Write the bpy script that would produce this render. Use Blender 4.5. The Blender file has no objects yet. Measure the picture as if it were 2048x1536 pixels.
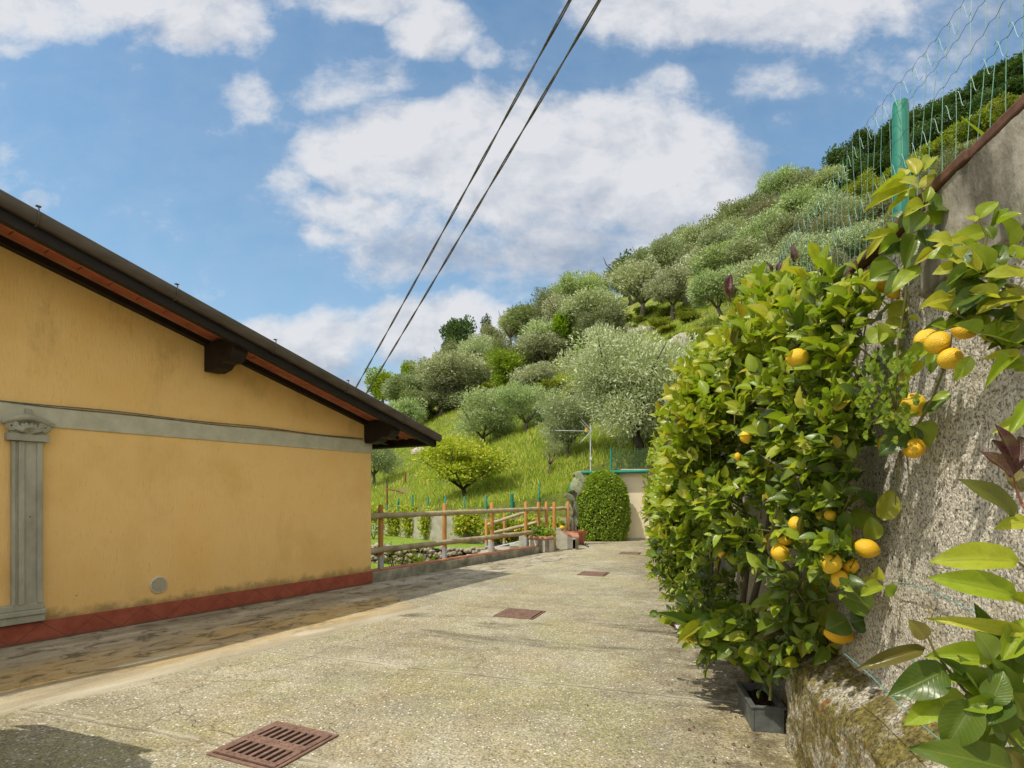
import bpy, math, random
import numpy as np
from mathutils import Vector, Matrix

random.seed(11)
rng = np.random.default_rng(11)
S = bpy.context.scene
R = math.radians
F, CX, HY, CH = 1138.0, 1024.0, 990.0, 1.5      # focal length in photo pixels, optical axis, horizon row, eye height

# ------------------------------------------------------------------ camera, sun, sky, exposure
cam = bpy.data.cameras.new("camera")
camo = bpy.data.objects.new("camera", cam)
S.collection.objects.link(camo)
camo.location = (0, 0, CH)
camo.rotation_euler = (R(90), 0, 0)
cam.sensor_width = 36.0
cam.lens = 36.0 * F / 2048
cam.shift_y = (HY - 768.0) / 2048
cam.clip_start = 0.05
cam.clip_end = 3000
S.camera = camo

SUN = Vector((-0.50, -0.39, 1.0)).normalized()   # towards the sun
sl = bpy.data.lights.new("sun", "SUN")
sl.energy = 2.7
sl.angle = R(0.5)
sl.color = (1.0, 0.93, 0.80)
so = bpy.data.objects.new("sun", sl)
so.rotation_euler = SUN.to_track_quat("Z", "Y").to_euler()
so.location = (-5, -5, 12)
S.collection.objects.link(so)

S.view_settings.view_transform = "Standard"
S.view_settings.look = "None"
S.view_settings.gamma = 1.0
S.view_settings.exposure = 0.55
S.cycles.use_denoising = True
S.cycles.max_bounces = 8
S.cycles.transparent_max_bounces = 8


class NT:
    """small helper round a node tree"""

    def __init__(self, tree):
        self.t = tree
        self.N = tree.nodes
        self.L = tree.links
        self.k = 0

    def n(self, typ, **kw):
        nd = self.N.new(typ)
        nd.location = (self.k * 40, 0)
        self.k += 1
        for a, v in kw.items():
            setattr(nd, a, v)
        return nd

    def set(self, sock, v):
        if v is None:
            return
        if hasattr(v, "is_output"):
            self.L.new(v, sock)
        else:
            if sock.type == "RGBA" and len(v) == 3:
                v = (*v, 1.0)
            sock.default_value = v

    def math(self, op, a, b=None, c=None, clamp=False):
        nd = self.n("ShaderNodeMath", operation=op, use_clamp=clamp)
        for i, v in enumerate((a, b, c)):
            self.set(nd.inputs[i], v)
        return nd.outputs[0]

    def vmath(self, op, a, b=None):
        nd = self.n("ShaderNodeVectorMath", operation=op)
        self.set(nd.inputs[0], a)
        self.set(nd.inputs[1], b)
        return nd.outputs["Value"] if op in ("DOT_PRODUCT", "LENGTH", "DISTANCE") else nd.outputs[0]

    def scale(self, v, s):
        return self.vmath("MULTIPLY", v, s if isinstance(s, tuple) else (s, s, s))

    def noise(self, vec, scale=5, detail=4, rough=0.5, dist=0.0, color=False):
        nd = self.n("ShaderNodeTexNoise")
        self.set(nd.inputs["Vector"], vec)
        nd.inputs["Scale"].default_value = scale
        nd.inputs["Detail"].default_value = detail
        nd.inputs["Roughness"].default_value = rough
        nd.inputs["Distortion"].default_value = dist
        return nd.outputs["Color" if color else "Fac"]

    def voro(self, vec, scale=5, feature="F1", out="Distance", rand=1.0):
        nd = self.n("ShaderNodeTexVoronoi", feature=feature)
        self.set(nd.inputs["Vector"], vec)
        nd.inputs["Scale"].default_value = scale
        nd.inputs["Randomness"].default_value = rand
        return nd.outputs[out]

    def ramp(self, fac, stops, interp="LINEAR"):
        nd = self.n("ShaderNodeValToRGB")
        cr = nd.color_ramp
        cr.interpolation = interp
        while len(cr.elements) < len(stops):
            cr.elements.new(0.5)
        for e, (p, c) in zip(cr.elements, stops):
            e.position = p
            if not isinstance(c, tuple):
                c = (c, c, c)
            e.color = (*c, 1.0)
        self.set(nd.inputs[0], fac)
        return nd.outputs[0]

    def mix(self, fac, a, b, mode="MIX"):
        nd = self.n("ShaderNodeMix", data_type="RGBA", blend_type=mode)
        self.set(nd.inputs[0], fac)
        self.set(nd.inputs[6], a)
        self.set(nd.inputs[7], b)
        return nd.outputs[2]

    def step(self, v, lo, hi):
        nd = self.n("ShaderNodeMapRange", interpolation_type="SMOOTHSTEP")
        self.set(nd.inputs[0], v)
        nd.inputs[1].default_value = lo
        nd.inputs[2].default_value = hi
        return nd.outputs[0]

    def sep(self, v):
        nd = self.n("ShaderNodeSeparateXYZ")
        self.set(nd.inputs[0], v)
        return nd.outputs

    def comb(self, x=0.0, y=0.0, z=0.0):
        nd = self.n("ShaderNodeCombineXYZ")
        for i, v in enumerate((x, y, z)):
            self.set(nd.inputs[i], v)
        return nd.outputs[0]

    def bump(self, h, strength=0.5, dist=0.02, normal=None):
        nd = self.n("ShaderNodeBump")
        nd.inputs["Strength"].default_value = strength
        nd.inputs["Distance"].default_value = dist
        self.set(nd.inputs["Height"], h)
        if normal is not None:
            self.set(nd.inputs["Normal"], normal)
        return nd.outputs[0]

    def pos(self):
        return self.n("ShaderNodeNewGeometry").outputs["Position"]

    def obj(self):
        return self.n("ShaderNodeTexCoord").outputs["Object"]

    def island(self):
        return self.n("ShaderNodeNewGeometry").outputs["Random Per Island"]


# ---- sky: Nishita daylight with cumulus placed by direction
W = bpy.data.worlds.new("World")
S.world = W
W.use_nodes = True
w = NT(W.node_tree)
bg = W.node_tree.nodes["Background"]
sky = w.n("ShaderNodeTexSky")
sky.sky_type = "NISHITA"
sky.sun_disc = False
sky.sun_elevation = math.asin(SUN.z)
sky.sun_rotation = math.atan2(SUN.x, SUN.y)
sky.altitude = 100
sky.air_density = 1.0
sky.dust_density = 0.8
sky.ozone_density = 2.5
SKY_STRENGTH = 0.11
bg.inputs["Strength"].default_value = SKY_STRENGTH


def build_clouds():
    d = w.n("ShaderNodeTexCoord").outputs["Generated"]
    x, y, z = w.sep(d)[0:3]
    ys = w.math("MAXIMUM", y, 0.02)
    u = w.math("DIVIDE", x, ys)
    v = w.math("DIVIDE", z, ys)
    p = w.comb(u, v, 0.0)
    warp = w.noise(p, 3.2, 5, 0.62, color=True)
    warp = w.scale(w.vmath("SUBTRACT", warp, (0.5, 0.5, 0.5)), (0.17, 0.13, 0.0))
    q = w.vmath("ADD", p, warp)
    # photo px ellipses: cx, cy, rx, ry, weight
    E_ = [(70, -30, 330, 120, 1.0), (420, 30, 190, 95, 1.0), (300, -40, 300, 110, .9), (720, -20, 240, 70, .8), (870, 60, 110, 95, .95), (960, 110, 55, 50, .6),
          (500, 190, 95, 60, .62), (720, 165, 160, 75, .66), (20, 75, 60, 45, .55),
          (760, 300, 200, 120, 1.0), (1010, 320, 310, 160, 1.2), (1250, 330, 290, 175, 1.15), (1160, 215, 120, 60, .9), (1440, 360, 170, 120, .8),
          (900, 500, 330, 95, .65), (1200, 490, 380, 120, .78), (700, 430, 170, 70, .75), (640, 480, 110, 40, .6), (570, 370, 60, 40, .5), (1000, 575, 110, 50, .6),
          (1350, 20, 250, 95, 1.0), (1640, 0, 300, 95, 1.0), (1760, 40, 120, 50, .6), (1330, 165, 100, 60, .62), (1560, 150, 110, 55, .5),
          (620, 700, 220, 90, 1.0), (860, 680, 200, 100, 1.05), (930, 640, 110, 60, .8), (720, 790, 330, 70, .8),
          (1560, 330, 120, 70, .5), (2000, 60, 220, 110, .55), (90, 420, 60, 30, .45), (1570, 235, 60, 25, .4),
          (-500, 300, 420, 160, .9), (-300, 700, 380, 120, .8), (2600, 200, 400, 200, .7)]
    acc = None
    for cx, cy, rx, ry, wt in E_:
        c = ((cx - CX) / F, (HY - cy) / F, 0.0)
        dv = w.scale(w.vmath("SUBTRACT", q, c), (F / rx, F / ry, 1.0))
        dd = w.vmath("DOT_PRODUCT", dv, dv)
        m = w.math("MULTIPLY", w.math("SUBTRACT", 1.15, dd, clamp=True), wt)
        acc = m if acc is None else w.math("SMOOTH_MAX", acc, m, 0.25)
    pp = w.vmath("ADD", w.scale(p, (1.0, 1.35, 1.0)), w.scale(warp, 0.6))
    fb = w.noise(pp, 4.6, 10, 0.62, 0.15)
    fb2 = w.noise(w.vmath("ADD", pp, (-0.030, 0.045, 0.0)), 4.6, 10, 0.62, 0.15)
    fine = w.noise(w.scale(p, (1.0, 1.5, 1.0)), 15, 8, 0.65)
    dens = w.math("ADD", w.math("MULTIPLY", acc, 1.05), w.math("MULTIPLY", w.math("SUBTRACT", fb, 0.5), 1.9))
    dens = w.math("ADD", dens, w.math("MULTIPLY", w.math("SUBTRACT", fine, 0.5), 0.8))
    front = w.step(y, 0.03, 0.2)
    m1 = w.math("MULTIPLY", w.math("MAXIMUM", w.step(dens, 0.14, 0.98), w.math("MULTIPLY", w.step(dens, -0.45, 0.6), 0.11)), front)
    # bright tops, grey undersides
    G_ = [(1180, 510, 400, 120, .62), (880, 510, 280, 70, .7), (1180, 410, 320, 60, .3), (720, 780, 400, 70, .8), (560, 710, 120, 40, .4), (330, 60, 300, 60, .2), (1560, 330, 160, 70, .6), (1480, 60, 220, 40, .3), (2020, 80, 260, 130, .9)]
    sh = None
    for cx, cy, rx, ry, wt in G_:
        c = ((cx - CX) / F, (HY - cy) / F, 0.0)
        dv = w.scale(w.vmath("SUBTRACT", q, c), (F / rx, F / ry, 1.0))
        dd = w.vmath("DOT_PRODUCT", dv, dv)
        m = w.math("MULTIPLY", w.math("SUBTRACT", 1.0, dd, clamp=True), wt)
        sh = m if sh is None else w.math("MAXIMUM", sh, m)
    relief = w.math("MULTIPLY", w.math("SUBTRACT", fb2, fb), 2.6)
    sh = w.math("ADD", w.math("ADD", sh, 0.06), relief, clamp=True)
    k = 1.0 / SKY_STRENGTH
    ccol = w.mix(sh, tuple(c * k for c in (0.53, 0.535, 0.555)), tuple(c * k for c in (0.235, 0.28, 0.36)))
    # unseen bright clouds added overhead and behind the viewpoint as white fill
    nb = w.noise(w.scale(d, (1.0, 1.0, 1.6)), 2.6, 7, 0.6, 0.3)
    back = w.math("MULTIPLY", w.step(nb, 0.36, 0.56), w.math("SUBTRACT", 1.0, w.step(y, -0.10, 0.10)))
    over = w.math("MULTIPLY", w.step(nb, 0.38, 0.58), w.step(v, 1.05, 1.6))
    back = w.math("MULTIPLY", w.math("MAXIMUM", back, over), w.step(z, -0.02, 0.08))
    clear = w.mix(1.0, sky.outputs[0], (0.98, 1.20, 1.14), "MULTIPLY")
    clear = w.mix(w.math("MULTIPLY", w.math("SUBTRACT", 1.0, w.step(v, 0.05, 0.95)), 0.30), clear, tuple(c * k for c in (0.235, 0.33, 0.42)))
    col = w.mix(w.math("MULTIPLY", m1, 0.95), clear, ccol)
    col = w.mix(back, col, tuple(c * k for c in (0.98, 0.93, 0.84)))
    w.L.new(col, bg.inputs["Color"])


build_clouds()

# ------------------------------------------------------------------ helpers
def at(px, py, Y):
    return Vector(((px - CX) / F * Y, Y, CH + (HY - py) / F * Y))


def gp(px, py, z=0.0):
    Y = (CH - z) * F / (py - HY)
    return Vector(((px - CX) / F * Y, Y, z))


def tag(o, label=None, cat=None, group=None, kind=None):
    if label:
        o["label"] = label
    if cat:
        o["category"] = cat
    if group:
        o["group"] = group
    if kind:
        o["kind"] = kind
    return o


def empty(name, loc=(0, 0, 0), label=None, cat=None, group=None, rz=0.0):
    o = bpy.data.objects.new(name, None)
    o.location = loc
    o.rotation_euler = (0, 0, rz)
    o.empty_display_size = 0.2
    S.collection.objects.link(o)
    return tag(o, label, cat, group)


def link(name, me, parent=None, world=False):
    o = bpy.data.objects.new(name, me)
    S.collection.objects.link(o)
    if parent is not None:
        o.parent = parent
        if world:
            p, off = parent, Vector((0, 0, 0))
            while p is not None:
                off += Vector(p.location)
                p = p.parent
            o.location = -off
    return o


def copy_tree(o, parent=None):
    c = o.copy()
    S.collection.objects.link(c)
    c.parent = parent
    for ch in list(o.children):
        copy_tree(ch, c)
    return c


class MB:
    """collects shapes for one mesh object"""

    def __init__(self):
        self.v, self.f, self.m = [], [], []

    def add(self, vs, fs, mi=0):
        b = len(self.v)
        self.v.extend([tuple(p) for p in vs])
        self.f.extend([tuple(i + b for i in f) for f in fs])
        self.m.extend([mi] * len(fs))
        return self

    def box(self, c, s, rz=0.0, mi=0, mat=None):
        x, y, z = s[0] / 2, s[1] / 2, s[2] / 2
        vs = [Vector((a, b, d)) for d in (-z, z) for a, b in ((-x, -y), (x, -y), (x, y), (-x, y))]
        M_ = mat if mat is not None else Matrix.Rotation(rz, 3, "Z")
        c = Vector(c)
        vs = [M_ @ p + c for p in vs]
        return self.add(vs, [(3, 2, 1, 0), (4, 5, 6, 7), (0, 1, 5, 4), (1, 2, 6, 5), (2, 3, 7, 6), (3, 0, 4, 7)], mi)

    def prism(self, poly, d, mi=0):
        """closed polygon (list of Vectors) pushed along vector d"""
        n = len(poly)
        d = Vector(d)
        vs = [Vector(p) for p in poly] + [Vector(p) + d for p in poly]
        fs = [tuple(range(n))[::-1], tuple(range(n, 2 * n))]
        fs += [(i, (i + 1) % n, n + (i + 1) % n, n + i) for i in range(n)]
        return self.add(vs, fs, mi)

    def tube(self, pts, rad, n=8, mi=0, cap=True):
        pts = [Vector(p) for p in pts]
        if not hasattr(rad, "__len__"):
            rad = [rad] * len(pts)
        vs, fs = [], []
        up = None
        for i, p in enumerate(pts):
            a = pts[max(i - 1, 0)]
            b = pts[min(i + 1, len(pts) - 1)]
            t = (b - a).normalized()
            if up is None:
                up = Vector((0, 0, 1)) if abs(t.z) < 0.9 else Vector((1, 0, 0))
            s = t.cross(up).normalized()
            up = s.cross(t).normalized()
            for k in range(n):
                an = 2 * math.pi * k / n
                vs.append(p + (s * math.cos(an) + up * math.sin(an)) * rad[i])
        for i in range(len(pts) - 1):
            for k in range(n):
                k2 = (k + 1) % n
                fs.append((i * n + k, i * n + k2, (i + 1) * n + k2, (i + 1) * n + k))
        if cap:
            fs.append(tuple(range(n))[::-1])
            fs.append(tuple((len(pts) - 1) * n + k for k in range(n)))
        return self.add(vs, fs, mi)

    def lathe(self, c, prof, n=24, axis=None, mi=0):
        """prof: list of (r, z)"""
        c = Vector(c)
        M_ = Matrix.Identity(3) if axis is None else Vector(axis).to_track_quat("Z", "Y").to_matrix()
        vs, fs = [], []
        for r, z in prof:
            for k in range(n):
                a = 2 * math.pi * k / n
                vs.append(M_ @ Vector((r * math.cos(a), r * math.sin(a), z)) + c)
        for i in range(len(prof) - 1):
            for k in range(n):
                k2 = (k + 1) % n
                fs.append((i * n + k, i * n + k2, (i + 1) * n + k2, (i + 1) * n + k))
        fs.append(tuple(range(n))[::-1])
        fs.append(tuple((len(prof) - 1) * n + k for k in range(n)))
        return self.add(vs, fs, mi)

    def build(self, name, mats, parent=None, smooth=False, world=False, bevel=0.0):
        me = bpy.data.meshes.new(name)
        me.from_pydata(self.v, [], self.f)
        for m in (mats if isinstance(mats, (list, tuple)) else [mats]):
            me.materials.append(m)
        if any(self.m):
            me.polygons.foreach_set("material_index", self.m)
        if smooth:
            me.polygons.foreach_set("use_smooth", [True] * len(me.polygons))
            me.update()
            try:
                me.set_sharp_from_angle(angle=R(40))
            except Exception:
                pass
        me.update()
        o = link(name, me, parent, world)
        if bevel > 0:
            b = o.modifiers.new("bevel", "BEVEL")
            b.width = bevel
            b.segments = 2
            b.limit_method = "ANGLE"
        return o


def np_mesh(name, V, Fq, mats, mi=None, smooth=True, uv=None):
    """big mesh from numpy: V (n,3), Fq (m,k)"""
    me = bpy.data.meshes.new(name)
    V = np.ascontiguousarray(V, dtype=np.float32)
    Fq = np.ascontiguousarray(Fq, dtype=np.int32)
    m, k = Fq.shape
    me.vertices.add(len(V))
    me.vertices.foreach_set("co", V.ravel())
    me.loops.add(m * k)
    me.loops.foreach_set("vertex_index", Fq.ravel())
    me.polygons.add(m)
    me.polygons.foreach_set("loop_start", np.arange(m, dtype=np.int32) * k)
    for mt in (mats if isinstance(mats, (list, tuple)) else [mats]):
        me.materials.append(mt)
    if mi is not None:
        me.polygons.foreach_set("material_index", np.asarray(mi, dtype=np.int32))
    me.polygons.foreach_set("use_smooth", np.full(m, smooth, dtype=bool))
    if uv is not None:
        ul = me.uv_layers.new(name="UVMap")
        ul.data.foreach_set("uv", np.asarray(uv, np.float32)[Fq.ravel()].ravel())
    me.update(calc_edges=True)
    me.validate()
    return me


def vnoise(x, y, seed=0):
    """value noise on arrays"""
    xi, yi = np.floor(x).astype(np.int64), np.floor(y).astype(np.int64)
    xf, yf = x - xi, y - yi

    def h(a, b):
        n = (a * 374761393 + b * 668265263 + seed * 974634541) & 0x7fffffff
        n = ((n ^ (n >> 13)) * 1274126177) & 0x7fffffff
        return ((n ^ (n >> 16)) & 0xffff) / 65535.0
    u, v = xf * xf * (3 - 2 * xf), yf * yf * (3 - 2 * yf)
    return (h(xi, yi) * (1 - u) + h(xi + 1, yi) * u) * (1 - v) + (h(xi, yi + 1) * (1 - u) + h(xi + 1, yi + 1) * u) * v


def fbm(x, y, oct_=4, seed=0):
    s, a, t = 0, 1.0, 0
    for i in range(oct_):
        s = s + a * vnoise(x * 2 ** i, y * 2 ** i, seed + i)
        t += a
        a *= 0.5
    return s / t


# ------------------------------------------------------------------ materials
def material(name):
    m = bpy.data.materials.new(name)
    m.use_nodes = True
    nt = NT(m.node_tree)
    b = m.node_tree.nodes["Principled BSDF"]
    b.inputs["Roughness"].default_value = 0.8
    b.inputs["Specular IOR Level"].default_value = 0.3
    return m, nt, b


def simple(name, c1, c2, scale=8.0, rough=0.7, spec=0.3, metal=0.0, bump=0.0, stretch=(1, 1, 1), bdist=0.01, detail=5, lo=.3, hi=.7):
    m, t, b = material(name)
    v = t.scale(t.obj(), stretch)
    f = t.noise(v, scale, detail, 0.6)
    t.set(b.inputs["Base Color"], t.ramp(f, [(lo, c1), (hi, c2)]))
    b.inputs["Roughness"].default_value = rough
    b.inputs["Specular IOR Level"].default_value = spec
    b.inputs["Metallic"].default_value = metal
    if bump:
        t.set(b.inputs["Normal"], t.bump(t.noise(v, scale * 4, 4, 0.6), bump, bdist))
    return m


def leaf_mat(name, cols, trans=0.35, rough=0.45, spec=0.35, vein=False, tcol=None, var=False):
    """foliage: colour picked per leaf, part of the light passes through"""
    m, t, b = material(name)
    r = t.island()
    n = len(cols)
    col = t.ramp(r, [(i / max(n - 1, 1), c) for i, c in enumerate(cols)])
    if var:
        orr = t.n("ShaderNodeObjectInfo").outputs["Random"]
        col = t.mix(1.0, col, t.ramp(orr, [(0, (.66, .70, .62)), (.35, (1.0, 1.0, .95)), (.6, (.82, .95, .66)), (.8, (1.12, 1.08, 1.1)), (1, (.9, .84, .86))]), "MULTIPLY")
    if vein:
        uv = t.n("ShaderNodeUVMap").outputs[0]
        u, v = t.sep(uv)[0:2]
        au = t.math("ABSOLUTE", t.math("SUBTRACT", u, 0.5))
        rib = t.math("SUBTRACT", 1.0, t.step(au, 0.0, 0.045))
        side = t.math("PINGPONG", t.math("ADD", v, t.math("MULTIPLY", au, -0.55)), 0.045)
        side = t.math("MULTIPLY", t.math("SUBTRACT", 1.0, t.step(side, 0.0, 0.012)), 0.35)
        vn = t.math("MAXIMUM", rib, side)
        blot = t.noise(t.obj(), 38, 3, 0.6)
        col = t.mix(t.math("MULTIPLY", t.step(blot, 0.45, 0.75), 0.35), col, (0.16, 0.17, 0.015))
        col = t.mix(t.math("MULTIPLY", vn, 0.4), col, (0.25, 0.28, 0.06))
        h = t.math("ADD", t.math("MULTIPLY", vn, -0.7), t.math("MULTIPLY", t.noise(t.obj(), 60, 3), 0.8))
        t.set(b.inputs["Normal"], t.bump(h, 0.35, 0.003))
    t.set(b.inputs["Base Color"], col)
    b.inputs["Roughness"].default_value = rough
    b.inputs["Specular IOR Level"].default_value = spec
    tr = t.n("ShaderNodeBsdfTranslucent")
    tc = t.mix(1.0, col, tcol or (1.25, 1.35, 0.55), "MULTIPLY")
    t.set(tr.inputs[0], tc)
    mx = t.n("ShaderNodeMixShader")
    mx.inputs[0].default_value = trans
    t.L.new(b.outputs[0], mx.inputs[1])
    t.L.new(tr.outputs[0], mx.inputs[2])
    t.L.new(mx.outputs[0], t.N["Material Output"].inputs["Surface"])
    return m


def aggregate(t, p):
    big = t.noise(p, 0.55, 5, 0.6)
    mid = t.noise(p, 3.0, 6, 0.65)
    col = t.ramp(t.math("ADD", t.math("MULTIPLY", big, .6), t.math("MULTIPLY", mid, .4)), [(.36, (.235, .205, .135)), (.5, (.345, .31, .215)), (.66, (.47, .43, .32))])
    # ochre and moss
    och = t.step(t.noise(p, .9, 8, .72, .5), .46, .66)
    col = t.mix(t.math("MULTIPLY", och, .45), col, (.38, .28, .13))
    moss = t.math("MULTIPLY", t.step(t.noise(t.vmath("ADD", p, (7, 3, 0)), .75, 8, .75, .4), .45, .6), t.step(t.noise(p, 28, 4, .7), .38, .6))
    col = t.mix(t.math("MULTIPLY", moss, .6), col, (.27, .26, .075))
    # stones
    c = t.voro(p, 52, out="Color")
    d = t.voro(p, 52)
    st = t.ramp(t.sep(c)[0], [(0, (.09, .08, .06)), (.3, (.21, .195, .155)), (.5, (.44, .41, .34)), (.72, (.36, .27, .16)), (.84, (.80, .78, .72)), (1, (.90, .89, .86))])
    stm = t.math("MULTIPLY", t.math("SUBTRACT", 1, t.step(d, .25, .55)), t.step(t.sep(c)[1], .3, .55))
    col = t.mix(t.math("MULTIPLY", stm, .72), col, st)
    c2 = t.voro(p, 110, out="Color")
    col = t.mix(.5, col, t.mix(1.0, col, t.ramp(t.sep(c2)[0], [(0, .2), (.5, .95), (1, 1.85)]), "MULTIPLY"))
    # dark stains and worn bands across the drive
    x, y, _ = t.sep(p)[0:3]
    al = t.math("ADD", t.math("MULTIPLY", x, .3255), t.math("MULTIPLY", y, .9455))
    ac = t.math("SUBTRACT", t.math("MULTIPLY", x, .9455), t.math("MULTIPLY", y, .3255))
    band = t.noise(t.comb(t.math("MULTIPLY", ac, .5), t.math("MULTIPLY", al, 2.2), 0), 1.1, 7, .7, .5)
    near = t.step(t.math("ABSOLUTE", t.math("SUBTRACT", al, 6.1)), 1.3, .0)
    st2 = t.math("MULTIPLY", t.step(band, .5, .66), t.math("ADD", t.math("MULTIPLY", near, .8), .3))
    col = t.mix(t.math("MULTIPLY", st2, t.step(t.noise(p, 60, 2), .3, .55)), col, (.085, .075, .045))
    wall = t.math("SUBTRACT", t.math("ADD", t.math("MULTIPLY", y, .19), 1.05), x)
    dirt = t.math("MULTIPLY", t.step(wall, 1.2, .1), t.step(t.noise(p, 5, 6, .7), .42, .62))
    col = t.mix(t.math("MULTIPLY", dirt, .75), col, (.10, .072, .04))
    # joints
    wob = t.math("MULTIPLY", t.math("SUBTRACT", t.noise(p, 1.6, 5, .6), .5), .12)
    hj = None
    for off in (2.66, 4.39):
        fr = t.math("ABSOLUTE", t.math("SUBTRACT", t.math("FRACT", t.math("DIVIDE", t.math("ADD", t.math("SUBTRACT", al, off), t.math("ADD", wob, 2.015)), 4.03)), .5))
        j = t.math("SUBTRACT", 1, t.step(fr, .0015, .0045))
        pale = t.math("MULTIPLY", t.math("SUBTRACT", 1, t.step(fr, .004, .014)), t.step(t.noise(p, 2.2, 4), .42, .58))
        col = t.mix(t.math("MULTIPLY", pale, .55), col, (.52, .48, .37))
        j = t.math("MULTIPLY", j, t.step(t.noise(p, 1.3, 3), .40, .5))
        col = t.mix(t.math("MULTIPLY", j, .5), col, (.17, .135, .075))
        hj = j if hj is None else t.math("MAXIMUM", hj, j)
    # cracks
    cr = t.voro(t.vmath("ADD", p, t.scale(t.noise(p, 1.5, 4, .6, color=True), .9)), .33, "DISTANCE_TO_EDGE")
    crm = t.math("MULTIPLY", t.math("SUBTRACT", 1, t.step(cr, .001, .006)), t.step(t.noise(p, .7, 2), .5, .58))
    col = t.mix(t.math("MULTIPLY", crm, .35), col, (.16, .125, .07))
    h = t.math("ADD", t.math("MULTIPLY", stm, .6), t.math("MULTIPLY", t.noise(p, 130, 3, .7), .9))
    h = t.math("SUBTRACT", h, t.math("MULTIPLY", t.math("MAXIMUM", hj, crm), 1.6))
    return col, h


def mat_drive():
    m, t, b = material("exposed_aggregate")
    col, h = aggregate(t, t.pos())
    t.set(b.inputs["Base Color"], col)
    b.inputs["Roughness"].default_value = .85
    t.set(b.inputs["Normal"], t.bump(h, .9, .006))
    return m


def mat_apron():
    m, t, b = material("smooth_concrete")
    p = t.pos()
    x, y, _ = t.sep(p)[0:3]
    al = t.math("ADD", t.math("MULTIPLY", x, .539), t.math("MULTIPLY", y, .842))
    ac = t.math("SUBTRACT", t.math("MULTIPLY", x, .842), t.math("MULTIPLY", y, .539))
    q = t.comb(t.math("MULTIPLY", al, .55), t.math("MULTIPLY", ac, 2.0), 0)
    col = t.ramp(t.noise(q, 1.2, 7, .65, .3), [(.32, (.24, .205, .135)), (.5, (.36, .315, .22)), (.68, (.50, .455, .345))])
    # distance from the wall line (corner at -2.39, 9.64)
    o = t.math("SUBTRACT", ac, -2.39 * .842 - 9.64 * .539)
    rust = t.math("MULTIPLY", t.step(t.math("ABSOLUTE", t.math("SUBTRACT", o, 1.45)), .75, .1), t.step(t.noise(q, .9, 5, .6, .4), .34, .56))
    rust = t.math("MULTIPLY", rust, t.step(al, 9.6, 6.0))
    col = t.mix(t.math("MULTIPLY", rust, .8), col, (.50, .335, .12))
    pale = t.step(t.noise(t.vmath("ADD", q, (3, 5, 1)), 1.6, 6, .6, .5), .58, .68)
    col = t.mix(t.math("MULTIPLY", pale, .55), col, (.56, .51, .40))
    dk = t.step(t.noise(t.scale(q, (2.6, 1.0, 1)), 2.2, 10, .74, .9), .48, .62)
    inner = t.step(o, 2.1, 1.5)
    col = t.mix(t.math("MULTIPLY", t.math("MULTIPLY", dk, inner), .8), col, (.08, .06, .033))
    gr = t.noise(p, 110, 3, .7)
    col = t.mix(.5, col, t.mix(1.0, col, t.ramp(gr, [(.3, .55), (.7, 1.4)]), "MULTIPLY"))
    h = t.math("ADD", t.math("MULTIPLY", gr, .4), t.noise(q, 9, 6, .65))
    # the skim coat thins out raggedly over the aggregate
    ca, ha = aggregate(t, p)
    edge = t.math("ADD", 1.16, t.math("MULTIPLY", t.step(al, 6.2, 5.6), 1.06))
    oo = t.math("ADD", o, t.math("MULTIPLY", t.math("SUBTRACT", t.noise(q, 2.2, 9, .7, .6), .5), .75))
    oo = t.math("ADD", oo, t.math("MULTIPLY", t.math("SUBTRACT", t.noise(p, 24, 4, .7), .5), .22))
    f = t.step(t.math("SUBTRACT", oo, edge), -.05, .10)
    col = t.mix(f, col, ca)
    t.set(b.inputs["Base Color"], col)
    b.inputs["Roughness"].default_value = .82
    t.set(b.inputs["Normal"], t.bump(t.math("ADD", t.math("MULTIPLY", h, t.math("SUBTRACT", 1, f)), t.math("MULTIPLY", ha, f)), .6, .008))
    return m


def mat_stucco():
    m, t, b = material("ochre_stucco")
    v = t.obj()
    x, y, z = t.sep(v)[0:3]
    c = t.ramp(t.noise(v, .9, 6, .6), [(.3, (.74, .45, .145)), (.5, (.83, .54, .205)), (.7, (.81, .49, .16))])
    # vertical trowel scratches
    sv = t.scale(v, (1, 1, .16))
    sc = t.noise(sv, 44, 7, .75, .25)
    c = t.mix(t.math("MULTIPLY", t.step(sc, .55, .70), .42), c, (.42, .25, .08))
    c = t.mix(t.math("MULTIPLY", t.step(sc, .42, .25), .35), c, (.78, .52, .2))
    pit = t.noise(t.scale(v, (1, 1, .45)), 30, 4, .75)
    c = t.mix(t.math("MULTIPLY", t.step(pit, .66, .74), .75), c, (.17, .095, .03))
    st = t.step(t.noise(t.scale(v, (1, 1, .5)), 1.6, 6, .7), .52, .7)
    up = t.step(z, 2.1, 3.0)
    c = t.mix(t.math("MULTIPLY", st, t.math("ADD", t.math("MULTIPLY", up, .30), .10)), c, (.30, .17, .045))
    # splash dirt with its own ragged edge above the skirting
    dz = t.math("ADD", z, t.math("MULTIPLY", t.math("SUBTRACT", t.noise(v, 5, 6, .7), .5), .34))
    c = t.mix(t.math("MULTIPLY", t.step(dz, .33, .20), .62), c, (.13, .095, .045))
    t.set(b.inputs["Base Color"], c)
    b.inputs["Roughness"].default_value = .9
    h = t.math("SUBTRACT", t.math("MULTIPLY", t.noise(sv, 40, 6, .7), .9), t.math("MULTIPLY", t.step(pit, .64, .74), 1.2))
    t.set(b.inputs["Normal"], t.bump(h, .7, .012))
    return m


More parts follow.
